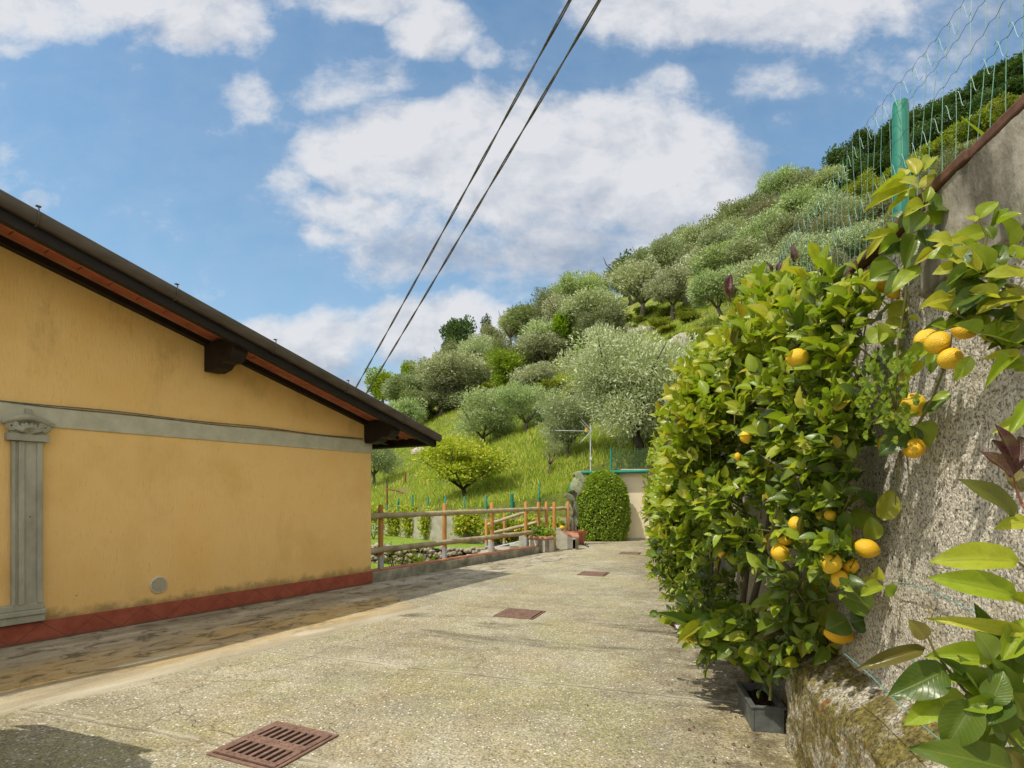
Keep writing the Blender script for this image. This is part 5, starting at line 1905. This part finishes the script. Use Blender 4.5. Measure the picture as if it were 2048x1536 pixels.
def bush(name, label, cat, c, rx, ry, h, n, mat, Lr, group=None, seed=1, stem="bark", ratio=.5):
    e = empty(name, c, label, cat, group)
    rg_ = np.random.default_rng(seed)
    cl = rg_.normal(0, 1, (14, 3))
    cl = norm(cl) * rg_.uniform(.35, .9, (14, 1)) * np.array([rx, ry, h / 2]) + np.array([0, 0, h * .52])
    pick = rg_.integers(0, 14, n)
    P = cl[pick] + rg_.normal(0, 1, (n, 3)) * np.array([rx, ry, h * .5]) * .27
    P[:, 2] = np.clip(P[:, 2], .02, h)
    O = norm(P - np.array([0, 0, h * .45]))
    D = norm(O * .5 + rg_.normal(0, .7, (n, 3)) + np.array([0, 0, .2]))
    L = rg_.uniform(*Lr, n)
    lv = Leaves()
    lv.add(P, D, O + np.array([-.2, -.2, .7]) + rg_.normal(0, .4, (n, 3)), L, L * ratio, np.zeros(n, int), T_FAR[0])
    lv.build("foliage", M[mat], e, world=False)
    mb = MB()
    for k in range(4):
        a = rg_.uniform(0, 6.28)
        mb.tube([Vector((0, 0, -.03)), Vector((math.cos(a) * rx * .3, math.sin(a) * ry * .3, h * .4)), Vector((math.cos(a) * rx * .6, math.sin(a) * ry * .6, h * .8))], [.02, .014, .005], 6)
    mb.build("stem", M[stem], e, True)
    return e


# wall shrubs along the retaining wall
for i, (px, Y, wpx, hpx, lab) in enumerate([
        (755, 23.8, 30, 60, "dark leafy shrub on the retaining wall nearest the house corner"),
        (790, 23.0, 26, 50, "thin upright citrus shrub against the retaining wall, second from the house"),
        (818, 22.3, 30, 60, "leafy citrus shrub against the retaining wall, left of the gap before the second post"),
        (858, 21.2, 30, 62, "citrus shrub against the retaining wall just left of the second fence post"),
        (932, 19.6, 36, 62, "bushy citrus shrub against the retaining wall midway between second and third posts"),
        (1000, 18.7, 60, 60, "wide citrus shrub with yellow fruit behind the third fence post"),
        (1060, 18.4, 60, 55, "citrus shrub behind the fourth fence post and the stair rail"),
        (1112, 18.2, 40, 50, "citrus shrub behind the short fence next to the cactus")]):
    bz = -.1
    xn = (px - CX) / F
    yy = np.linspace(15, 30, 600)
    Y = float(yy[np.argmax(yy > hill_start(xn * yy) - .40)])
    c = Vector((xn * Y, Y, bz))
    e = bush("wall_shrub", lab, "shrub", c, wpx / F * Y * .72, .28, hpx / F * Y * 1.02, 1300, "plum", (.07, .14), "citrus shrubs along the retaining wall", 40 + i)
    if i in (4, 5, 6):
        for k in range(6):
            p = c + Vector((rng.uniform(-.5, .5) * wpx / F * Y, -.2 + rng.uniform(-.1, .1), rng.uniform(.25, .85)))
            lemon_mesh(e, p, .035, .08, (0, 0, -1), "lemon")

bush("garden_shrub", "loose twiggy pale shrub on the lawn just behind the first fence post", "shrub", Vector((at(800, 1100, 12.2).x, 12.2, -.62)), .42, .35, 1.05, 520, "plum", (.03, .07), None, 61, ratio=.3)
bush("garden_shrub", "small grey green shrub at the house corner on the upper lawn", "shrub", Vector((at(747, 1060, 21).x, 21, -.12)), .3, .3, .55, 260, "olive", (.05, .09), None, 62)


def build_agave():
    c = Vector((at(850, 1130, 12.8).x, 12.8, -.62))
    e = empty("spiky_plant", c, "spiky rosette plant with sword leaves behind the kerb", "plant")
    rg_ = np.random.default_rng(5)
    n = 46
    a = rg_.uniform(0, 6.28, n)
    el = rg_.uniform(.35, 1.45, n)
    D = np.stack([np.cos(a) * np.cos(el), np.sin(a) * np.cos(el), np.sin(el)], -1)
    L = rg_.uniform(.55, .85, n)
    lv = Leaves()
    lv.add(np.zeros((n, 3)) + np.array([0, 0, .05]), D, np.array([0, 0, 1.]) + D * .01 + rg_.normal(0, .1, (n, 3)), L, np.full(n, .05), np.zeros(n, int), T_MID[0])
    lv.build("leaves", M["bright"], e, world=False)
    MB().lathe((0, 0, 0), [(.07, 0), (.05, .12)], 10).build("stem", M["bark"], e)


build_agave()

# green fence posts at the foot of the hill
for i, (px, top, bot, wpx, lab) in enumerate([
        (774, 1001, 1024, 3.4, "green post under the rusty pole at the hillside foot"), (797, 998, 1024, 3.6, "pale green post second from the house along the hill foot"),
        (825, 990, 1024, 3.8, "green post third from the house along the hill foot"), (856, 994, 1024, 3.8, "green post left of the second rail post"),
        (891, 993, 1024, 4.2, "dark green post directly above the second rail post"), (929, 994, 1020, 3.8, "green post under the trunk of the plum tree"),
        (972, 992, 1024, 5.0, "green post just left of the third rail post"), (1024, 988, 1024, 7.0, "thickest green post between third and fourth rail posts"),
        (1078, 965, 1006, 3.6, "leaning thin green post above the short rail fence"), (1141, 967, 1004, 5.0, "tall green post left of the cactus")]):
    xn = (px - CX) / F
    yy = np.linspace(15, 30, 900)
    Y = float(yy[np.argmax(yy > hill_start(xn * yy) - .02)])
    bot += 6
    a, b = at(px + (2 if i == 8 else 0), top, Y), at(px - (2 if i == 8 else 0), bot + 8, Y)
    o = MB().tube([b, a, a + Vector((0, 0, .02))], [wpx / 2 / F * Y, wpx / 2 / F * Y, wpx / 3 / F * Y], 10).build("fence_post", M["green_metal"], None, True)
    tag(o, lab, "post", "green fence posts along the foot of the hill")
e = empty("rusty_pole", at(774, 1005, 22.6), "rusty iron pole with a sagging bar at the hill foot by the house", "pole")
MB().tube([at(774, 1010, 22.6), at(774, 968, 22.6)], .035, 8).build("upright", M["rust"], e, False, True)
MB().tube([at(774, 979, 22.55), at(790, 980, 22.4), at(806, 986, 22.2)], .03, 8).build("bar", M["rust"], e, False, True)
for px, t_, b_, lab in ((811, 946, 968, "short rusty stake on the slope above the rusty pole"), (1110, 708, 738, "rusty stake high on the slope under the bright green tree"), (1127, 727, 752, "rusty stake on the slope lower and to the right of its neighbour"), (975, 755, 775, "rusty stake under the bright tree left of centre on the slope")):
    g = ground_at(px, b_)
    o = MB().tube([g - Vector((0, 0, .1)), Vector((g.x, g.y, g.z + (b_ - t_) / F * g.y))], .05 if g.y < 40 else .10, 8).build("stake", M["rust"])
    tag(o, lab, "stake", "rusty stakes on the hillside")


# ------------------------------------------------------------------ trees on the hill
def crown_mesh(name, mat, seed, n, rx, rz, zc, nclump, lsize, ratio, spread=.30, up=.25, flat=0.0, nl=7):
    rg_ = np.random.default_rng(seed)
    lob = norm(rg_.normal(0, 1, (nl, 3)) + np.array([0, 0, .25])) * rg_.uniform(.35, .78, (nl, 1))
    c = norm(rg_.normal(0, 1, (nclump, 3))) * (rg_.uniform(.2, 1, (nclump, 1)) ** .5)
    c = lob[rg_.integers(0, nl, nclump)] + c * rg_.uniform(.30, .52, (nclump, 1))
    # lopsided crown
    c[:, 0] += .18 * np.sin(c[:, 2] * 4 + seed)
    c = c * np.array([rx, rx, rz]) * .86
    if flat:
        c[:, 2] = np.where(c[:, 2] < 0, c[:, 2] * (1 - flat), c[:, 2])
    sz = rg_.uniform(.6, 1.3, nclump)
    pick = rg_.choice(nclump, n, p=sz / sz.sum())
    off = rg_.normal(0, 1, (n, 3))
    off *= np.minimum(1, 1.9 / np.linalg.norm(off, axis=1, keepdims=True))
    P = c[pick] + off * (spread * sz[pick])[:, None] * np.array([rx, rx, rz]) * .62
    P[:, 2] += zc
    O = norm(P - np.array([0, 0, zc * .8]))
    loc = norm(off)
    D = norm(loc * .7 + O * .3 + np.array([0, 0, up]) + rg_.normal(0, .5, (n, 3)))
    Nn = norm(rg_.normal(0, .6, (n, 3)) + loc * .6 + np.array([0, 0, .5]))
    Nn = norm(Nn - (Nn * D).sum(-1, keepdims=True) * D)
    B = np.cross(Nn, D)
    L = rg_.uniform(*lsize, n)[:, None]
    V = np.stack([P, P + D * L * .5 + B * L * ratio * .5 + Nn * L * .06, P + D * L, P + D * L * .5 - B * L * ratio * .5 + Nn * L * .06], 1).reshape(-1, 3)
    Fq = np.arange(n * 4).reshape(n, 4)
    return np_mesh(name, V, Fq, M[mat], None, False)


def trunk_mesh(name, mat, seed, h, r, rx, rz, zc, limbs=5):
    rg_ = np.random.default_rng(seed)
    mb = MB()
    lean = Vector((rg_.normal(0, .12), rg_.normal(0, .12), 1))
    t0 = Vector((0, 0, -.5))
    f1 = lean * (h * .45)
    f1.z = h * .45
    mb.tube([t0, Vector((lean.x * .1, lean.y * .1, .15)), f1 * .6 + Vector((rg_.normal(0, .08), 0, 0)), f1], [r * 1.7, r * 1.25, r, r * .85], 8)
    for k in range(limbs):
        a = k * 2 * math.pi / limbs + rg_.uniform(-.4, .4)
        e1 = f1 + Vector((math.cos(a) * rx * .3, math.sin(a) * rx * .3, (zc - f1.z) * .5))
        e2 = Vector((math.cos(a) * rx * .62, math.sin(a) * rx * .62, zc + rz * rg_.uniform(-.1, .35)))
        e3 = e2 + Vector((math.cos(a + .5) * rx * .2, math.sin(a + .5) * rx * .2, rz * .3))
        mb.tube([f1 - Vector((0, 0, .05)), e1, e2, e3], [r * .6, r * .42, r * .22, r * .08], 6)
        e4 = e1 + Vector((math.cos(a - .9) * rx * .35, math.sin(a - .9) * rx * .35, rz * .5))
        mb.tube([e1, e4], [r * .3, r * .08], 5)
    me = bpy.data.meshes.new(name)
    me.from_pydata(mb.v, [], mb.f)
    me.materials.append(M[mat])
    me.polygons.foreach_set("use_smooth", [True] * len(me.polygons))
    me.update()
    return me


def kind(name, cat, mat, bark, variants, n, rx, rz, zc, nclump, ls, ratio, seed, spread=.3, flat=.0, r=.16, h=None, up=.25, nl=7):
    H = zc + rz
    return [dict(name=name, cat=cat, H=H, W=2 * rx, trunk=trunk_mesh("trunk", bark, seed + v, h or zc, r, rx, rz, zc), crown=crown_mesh("crown", mat, seed + v * 7, n, rx, rz, zc, nclump, ls, ratio, spread, up, flat, nl)) for v in range(variants)]


K = {}
K["olive"] = kind("olive_tree", "olive tree", "olive", "bark", 4, 11000, 2.2, 1.75, 2.6, 60, (.12, .26), .38, 100, .24, .2)
K["olive_dull"] = kind("olive_tree", "olive tree", "olive_dull", "bark", 3, 10000, 2.2, 1.9, 2.5, 60, (.13, .28), .4, 150, .24, .2)
K["olive_big"] = kind("olive_tree", "olive tree", "olive", "dark_bark", 1, 64000, 3.2, 2.3, 2.15, 240, (.08, .17), .36, 183, .16, .0, r=.15, h=1.6, nl=30)
K["olive_mid"] = kind("olive_tree", "olive tree", "olive", "bark", 2, 19000, 2.3, 1.75, 2.05, 110, (.09, .18), .36, 192, .19, .08, r=.11, h=1.5, nl=16)
K["sparse"] = kind("olive_tree", "olive tree", "olive_dull", "bark", 1, 900, 1.4, 1.1, 1.7, 30, (.07, .15), .3, 195, .3, .2, r=.08)
K["bright"] = kind("broadleaf_tree", "tree", "bright", "bark", 3, 6000, 1.9, 2.0, 2.7, 50, (.16, .32), .62, 200, .27, .1, r=.11)
K["plum"] = kind("plum_tree", "fruit tree", "plum", "dark_bark", 1, 11000, 2.4, 1.5, 1.75, 80, (.09, .18), .6, 225, .19, .15, r=.09, h=1.2, nl=11)
K["dark"] = kind("holm_oak", "tree", "dark_leaf", "dark_bark", 3, 7000, 2.3, 2.2, 2.9, 40, (.18, .36), .6, 240, .28, .1, r=.16)
K["conifer"] = kind("conifer", "conifer", "dark_leaf", "dark_bark", 1, 3200, 1.1, 2.8, 3.2, 60, (.16, .34), .3, 260, .22, 0, r=.12)
K["scrub"] = kind("scrub_bush", "bush", "scrub", "bark", 3, 2600, 1.7, 1.1, 1.15, 30, (.16, .34), .55, 280, .3, .1, r=.07)

NT_ = [0]


def plant(kd, px, py, hpx, wpx, label, group=None, v=None, sink=0.0):
    ks = K[kd]
    k = ks[(NT_[0] if v is None else v) % len(ks)]
    NT_[0] += 1
    g = ground_at(px, py)
    Y = g.y
    hpx = max(HY - (g.z - CH) / Y * F - (py - hpx), hpx * .6)     # keep the crown's top where it is
    sz, sx = hpx / F * Y / k["H"], wpx / F * Y / k["W"]
    e = empty(k["name"], g - Vector((0, 0, sink)), label, k["cat"], group, rng.uniform(0, 6.28))
    e.scale = (sx * rng.uniform(.82, 1.2), sx * rng.uniform(.82, 1.2), sz)
    e.rotation_euler.x, e.rotation_euler.y = rng.normal(0, .07), rng.normal(0, .07)
    link("trunk", k["trunk"], e)
    link("crown", k["crown"], e)
    return e


OL = "olive trees on the hillside"
BT = "bright broadleaf trees on the hillside"
DT = "dark evergreens on the skyline"
# named trees, nearest first
plant("olive_big", 1278, 930, 295, 335, "largest nearest olive tree, dense grey green crown behind the shed and antenna")
plant("plum", 931, 999, 132, 215, "bright yellow green plum tree on the meadow behind the rail fence")
plant("olive_mid", 966, 893, 108, 200, "wide low olive tree directly behind the plum tree", OL, 0)
plant("olive_mid", 1135, 915, 140, 140, "slim olive tree left of the antenna with a visible dark trunk", OL, 1)
plant("olive_mid", 1052, 866, 112, 130, "olive tree on the bright slope above the plum tree, dark forked trunk", OL, 1)
plant("sparse", 1094, 951, 85, 80, "small bare looking olive with a thin leaning trunk on the bright grass", OL)
plant("olive", 922, 815, 110, 150, "olive tree with pale bent trunk above the low wide one", OL, 0)
plant("olive", 815, 888, 100, 110, "olive tree with its trunk showing right beside the roof tip", OL, 1)
plant("olive_mid", 748, 972, 125, 130, "olive with a dark many stemmed trunk against the house corner", OL, 2)
plant("olive", 870, 800, 80, 120, "olive tree just right of the bright tree by the roof", OL, 3)
plant("olive", 835, 830, 90, 130, "olive crown filling the gap above the roof tip", OL, 1)
plant("olive", 1085, 748, 128, 120, "upright olive tree with a thin pale trunk at the middle of the slope", OL, 2)
plant("olive", 1283, 642, 120, 130, "olive tree with a visible leaning trunk standing over the rocks", OL, 3)
plant("olive", 1345, 640, 105, 105, "light green olive right of the leaning olive over the rocks", OL, 0)
plant("olive", 1190, 705, 130, 150, "wide olive in the dense band left of the rocks", OL, 1)
plant("olive", 1130, 690, 120, 120, "olive in the dense band with its top on the skyline", OL, 2)
plant("olive", 1255, 790, 90, 120, "olive low on the slope left of the big olive", OL, 3)
plant("olive", 1200, 800, 70, 100, "small round olive on the slope above the antenna boom", OL, 0)
plant("bright", 1008, 795, 105, 85, "bright green leafy tree in the middle of the slope", BT, 0)
plant("bright", 1130, 730, 110, 75, "bright green tree among the olives above the rusty stakes", BT, 1)
plant("bright", 1180, 728, 60, 55, "small bright green tree beside the rusty stakes", BT, 2)
plant("bright", 766, 806, 72, 74, "small vivid green tree peeping over the roof under the wires", BT, 0)
plant("bright", 820, 765, 45, 40, "small darker green tree on the skyline right of the wires", BT, 1)
plant("dark", 925, 725, 85, 75, "dark green tree on the skyline left of the conifer", DT, 0)
plant("conifer", 972, 700, 72, 26, "narrow dark conifer on the skyline", DT, 0)
plant("dark", 1050, 660, 45, 60, "low dark tree on the skyline above the olives", DT, 1)
plant("dark", 1250, 590, 96, 112, "dark round holm oak alone on the skyline", DT, 2)
plant("olive_dull", 990, 720, 75, 60, "olive on the skyline right of the conifer", OL, 0)
plant("olive_dull", 895, 745, 70, 80, "olive on the skyline in front of the dark tree", OL, 1)
plant("olive", 800, 822, 62, 90, "olive just above the roof between the vivid tree and the roof tip", OL, 3)
plant("olive", 1020, 700, 85, 100, "pale olive on the skyline left of the upright olive", OL, 1)

plant("olive", 1195, 640, 92, 95, "olive on the skyline just left of the lone dark holm oak", OL, 3)
plant("olive", 1300, 592, 90, 100, "olive on the skyline just right of the lone dark holm oak", OL, 0)
# dense stands, row by row up the slope
rg = np.random.default_rng(123)
def top_y(px):
    return float(np.interp(px, [740, 800, 880, 960, 1080, 1150, 1210, 1300, 1350, 1420, 1500, 1560, 1640, 1700, 1780, 1850, 1950, 2048], [800, 765, 700, 660, 600, 560, 545, 500, 470, 430, 395, 365, 345, 300, 255, 220, 165, 105]))


for px in range(1060, 1660, 34):
    for row in range(3):
        x = px + rg.uniform(-14, 14) + row * 12
        y = top_y(x) + 92 + row * 52 + rg.uniform(-10, 10)
        if x < 1270 and row > 0:
            continue
        if 1200 < x < 1440 and y > 610:
            continue
        s = 1 + row * .12
        plant("olive_dull" if rg.random() < .5 else "olive", x, y, 98 * s * rg.uniform(.9, 1.12), 100 * s * rg.uniform(.85, 1.2), ["crowded grey green olive tree on the skyline row of the slope", "crowded grey green olive tree in the second row of the slope", "crowded grey green olive tree in the lowest row above the lemon hedge"][row], ["skyline row of olive trees", "second row of olive trees", "lowest row of crowded olive trees"][row])
for px in range(1450, 1700, 46):
    for row in range(2):
        x, y = px + rg.uniform(-12, 12), 540 + row * 70 - (px - 1450) * .35 + rg.uniform(-12, 12)
        plant("olive", x, y + 40, 120, 110, "olive tree seen through the far end of the wire mesh", "olive trees behind the far wire mesh")
# upper right: forest edge, yellow scrub under it, dry olives below
for px in range(1640, 2120, 26):
    x = px + rg.uniform(-8, 8)
    y = top_y(x) + 55
    plant("dark", x, y, 62 * rg.uniform(.8, 1.2), 66 * rg.uniform(.8, 1.25), "dark forest tree along the upper right ridge", "forest trees on the upper right ridge")
    if px % 2 == 0:
        plant("dark", x + 10, y + 34, 58 * rg.uniform(.8, 1.2), 62, "dark forest tree along the upper right ridge", "forest trees on the upper right ridge")
for px in range(1650, 2110, 34):
    x = px + rg.uniform(-10, 10)
    plant("scrub", x, top_y(x) + 118 + rg.uniform(-12, 12), 44, 62, "yellow green bush below the ridge forest, seen through the wire mesh", "yellow green bushes below the forest")
    plant("scrub", x + 14, top_y(x) + 150 + rg.uniform(-12, 12), 40, 56, "yellow green bush below the ridge forest, seen through the wire mesh", "yellow green bushes below the forest")
for px in range(1660, 1960, 40):
    for row in range(3):
        x = px + rg.uniform(-12, 12)
        plant("olive_dull", x, top_y(x) + 200 + row * 55 + rg.uniform(-10, 10), 84, 90, "dull olive on the upper right slope behind the wire mesh", "dull olives behind the near wire mesh")


for i in range(46):
    x = rg.uniform(790, 1230)
    y0 = top_y(x) + 110
    y = rg.uniform(y0, max(y0 + 10, 850 - abs(x - 1000) * .12))
    if 880 < x < 1130 and y > 800:
        continue
    if rg.random() < .5:
        plant("olive" if rg.random() < .5 else "olive_dull", x, y, rg.uniform(70, 105), rg.uniform(70, 120), "grey green olive crowded among others on the left half of the slope", "olives crowded on the left half of the slope")
    else:
        plant("scrub", x, y, rg.uniform(18, 36), rg.uniform(34, 64), "low green undergrowth bush between the olives on the left half of the slope", "undergrowth bushes on the left half of the slope")
for i in range(26):
    x = rg.uniform(1200, 1450)
    y = rg.uniform(600, 720)
    plant("scrub", x, y, rg.uniform(12, 26), rg.uniform(26, 56), "low yellow green bush on the rocky open slope", "low bushes on the rocky open slope")


# rocks on the slope
for i, (px, py, s, lab) in enumerate([(1240, 700, .9, "pale rock outcrop on the slope below the leaning olive"), (1262, 668, .7, "flat pale rock under the leaning olive trunk"), (1290, 665, .6, "small pale rock right of the leaning olive trunk"), (1370, 690, 1.1, "large pale rock face behind the big olive crown"),
                                       (1393, 600, .7, "pale rock on the grass above the hedge top"), (1416, 605, .8, "second pale rock on the grass above the hedge top"), (1300, 705, .9, "pale broken rock above the big olive crown"), (840, 905, .5, "low stony patch under the olive beside the roof")]):
    g = ground_at(px, py)
    rg_ = np.random.default_rng(300 + i)
    s *= g.y / 45
    n1, n2 = 14, 9
    vs = []
    for a in range(n1):
        for b in range(n2):
            th, ph = 2 * math.pi * a / n1, math.pi * b / (n2 - 1)
            d = Vector((math.sin(ph) * math.cos(th) * 1.5, math.sin(ph) * math.sin(th) * .8, math.cos(ph) * .75))
            k = .7 + .65 * float(fbm(np.array([a * .55 + i * 7.0]), np.array([b * .7]), 3, i)[0])
            vs.append(g + d * s * k)
    fs = [(a * n2 + b, a * n2 + b + 1, ((a + 1) % n1) * n2 + b + 1, ((a + 1) % n1) * n2 + b) for a in range(n1) for b in range(n2 - 1)]
    tag(MB().add(vs, fs).build("rock", M["rock"]), lab, "rock", "rocks on the hillside")


# ------------------------------------------------------------------ grass blades on the slope and bank
def build_grass():
    rg_ = np.random.default_rng(9)
    n = 85000
    xn = rg_.uniform(-.30, .40, n)
    Y = 18.5 + 45 * rg_.random(n) ** 1.7
    X = xn * Y
    ok = Y > hill_start(X) + .25
    X, Y = X[ok], Y[ok]
    m = len(X)
    # thicker and thinner patches
    keep = fbm(X * .5, Y * .5, 3, 2) + rg_.normal(0, .12, m) > .40
    X, Y = X[keep], Y[keep]
    Z = hill(X, Y)
    # blades on the bank above the wall
    k = 14000
    Yb = rg_.uniform(1.2, 14, k)
    sb = .05 + rg_.random(k) ** 1.6 * 5
    Xb = wall_x(Yb) + .26 + sb
    Zb = 2.50 + .27 * np.maximum(sb - .3, 0)
    P = np.concatenate([np.stack([X, Y, Z - .03], -1), np.stack([Xb, Yb, Zb], -1)])
    hs = np.concatenate([rg_.uniform(.08, .24, len(X)) * (1 + Y / 60), rg_.uniform(.10, .30, k)])
    n = len(P)
    out = []
    V = []
    for b in range(3):
        a = rg_.uniform(0, 6.28, n)
        wv = np.stack([np.cos(a), np.sin(a), np.zeros(n)], -1)
        base = P + np.stack([rg_.normal(0, .09, n), rg_.normal(0, .09, n), np.zeros(n)], -1)
        ln = np.stack([rg_.normal(0, .35, n), rg_.normal(0, .35, n), np.ones(n)], -1) * (hs * rg_.uniform(.6, 1.1, n))[:, None]
        wd = (hs * .09)[:, None]
        V.append(np.stack([base - wv * wd, base + wv * wd, base + ln * .6 + wv * wd * .5, base + ln], 1).reshape(-1, 3))
    V = np.concatenate(V)
    me = np_mesh("meadow_grass", V, np.arange(len(V)).reshape(-1, 4), M["blade"], None, False)
    o = link("meadow_grass", me)
    tag(o, "long bright green meadow grass on the slope", "grass", kind="stuff")


build_grass()


def build_litter():
    rg_ = np.random.default_rng(19)
    n = 260
    Y = 3.0 + 15 * rg_.random(n) ** 1.5
    X = wall_x(Y) - .15 - np.abs(rg_.normal(0, .45, n))
    P = np.stack([X, Y, np.full(n, .006)], -1)
    lv = Leaves()
    a = rg_.uniform(0, 6.28, n)
    D = np.stack([np.cos(a), np.sin(a), np.full(n, .05)], -1)
    L = rg_.uniform(.010, .036, n)
    lv.add(P, D, np.tile([0, 0, 1.], (n, 1)) + rg_.normal(0, .2, (n, 3)), L, L * .4, np.zeros(n, int), leaf_template(3, 2, .3, -.15))
    o = lv.build("leaf_litter", M["dead_leaf"])
    tag(o, "scattered dry leaf litter along the foot of the lemon hedge", "leaf litter", kind="stuff")
    lv = Leaves()
    lv.add(np.array([gp(1436, 1250)]) + np.array([0, 0, .006]), np.array([[1, .4, .05]]), np.array([[0, 0, 1.]]), np.array([.045]), np.array([.03]), np.zeros(1, int), leaf_template(4, 2, .3, -.1))
    tag(lv.build("fallen_leaf", M["lf_yellow"]), "single yellow leaf fallen on the drive left of the planter", "leaf")


build_litter()


# ------------------------------------------------------------------ overhead cables
def build_cables():
    for i, (a, b, lab) in enumerate([((1140, 0, 6.2), (712, 775, 14.0), "left twisted overhead cable crossing the sky above the roof"), ((1199, 0, 6.2), (735, 783, 14.0), "right twisted overhead cable crossing the sky above the roof")]):
        A_, B_ = at(*a), at(*b)
        d = B_ - A_
        s0, s1 = -3.2, 1.9
        nseg = 900
        pts = []
        for k in range(nseg + 1):
            s = s0 + (s1 - s0) * k / nseg
            p = A_ + d * s
            p.z += .10 * (s - 0) * (s - 1) * 1.0
            pts.append(p)
        e = empty("overhead_cable", A_, lab, "cable", "overhead cables")
        dn = d.normalized()
        sx = dn.cross(Vector((0, 0, 1))).normalized()
        sy = sx.cross(dn)
        for j in range(2):
            mb = MB()
            mb.tube([p + (sx * math.cos(k * .165 + j * math.pi) + sy * math.sin(k * .165 + j * math.pi)) * .0105 for k, p in enumerate(pts)], .0105, 6, cap=False)
            mb.build("strand", M["cable"], e, True, True)


build_cables()


# ------------------------------------------------------------------ car parked beside the camera (its shadow falls in the lower left corner)
def build_car():
    e = empty("parked_car", (-3.93, 1.24, 0), "dark hatchback parked left of the viewpoint, throwing its shadow on the drive", "car", rz=R(-21))
    prof = [(-2.15, .35), (-2.2, .62), (-2.05, .80), (-1.2, .96), (-.55, 1.40), (.3, 1.50), (1.3, 1.49), (1.86, 1.43), (1.97, .98), (2.0, .70), (1.95, .38)]
    lv_ = [(-.88, .0), (-.84, .25), (-.72, .36), (0, .40)]
    V, nP = [], len(prof)
    xs = np.array([-.90, -.86, -.70, 0, .70, .86, .90])
    vs = []
    for x in xs:
        f = abs(x) / .9
        for (y, z) in prof:
            zz = z - (max(0, z - .9) * .16 * f ** 6) - .04 * f ** 4
            yy = y * (1 - .13 * f ** 3)
            xx = x * (1 - .16 * max(0, z - .85))
            vs.append((xx, yy, zz))
    fs = []
    for i in range(len(xs) - 1):
        for k in range(nP - 1):
            fs.append((i * nP + k, i * nP + k + 1, (i + 1) * nP + k + 1, (i + 1) * nP + k))
    mb = MB().add(vs, fs)
    mb.f.append(tuple(range(nP)))
    mb.f.append(tuple((len(xs) - 1) * nP + k for k in range(nP))[::-1])
    mb.m += [0, 0]
    mb.build("body", M["car_paint"], e, True)
    gl = MB()
    gl.add([(-.52, 1.88, 1.36), (.52, 1.88, 1.36), (.58, 1.99, 1.0), (-.58, 1.99, 1.0)], [(0, 1, 2, 3)])
    for s in (-1, 1):
        gl.add([(s * .84, -.75, 1.05), (s * .86, 1.3, 1.05), (s * .80, 1.15, 1.32), (s * .80, -.35, 1.32)], [(0, 1, 2, 3)])
    gl.build("glass", M["car_glass"], e)
    for y in (-1.35, 1.3):
        for s in (-1, 1):
            MB().lathe((s * .72, y, .32), [(.2, 0), (.31, .02), (.32, .1), (.31, .18), (.2, .2)], 24, axis=(s, 0, 0)).build("wheel", M["tyre"], e, True)


build_car()
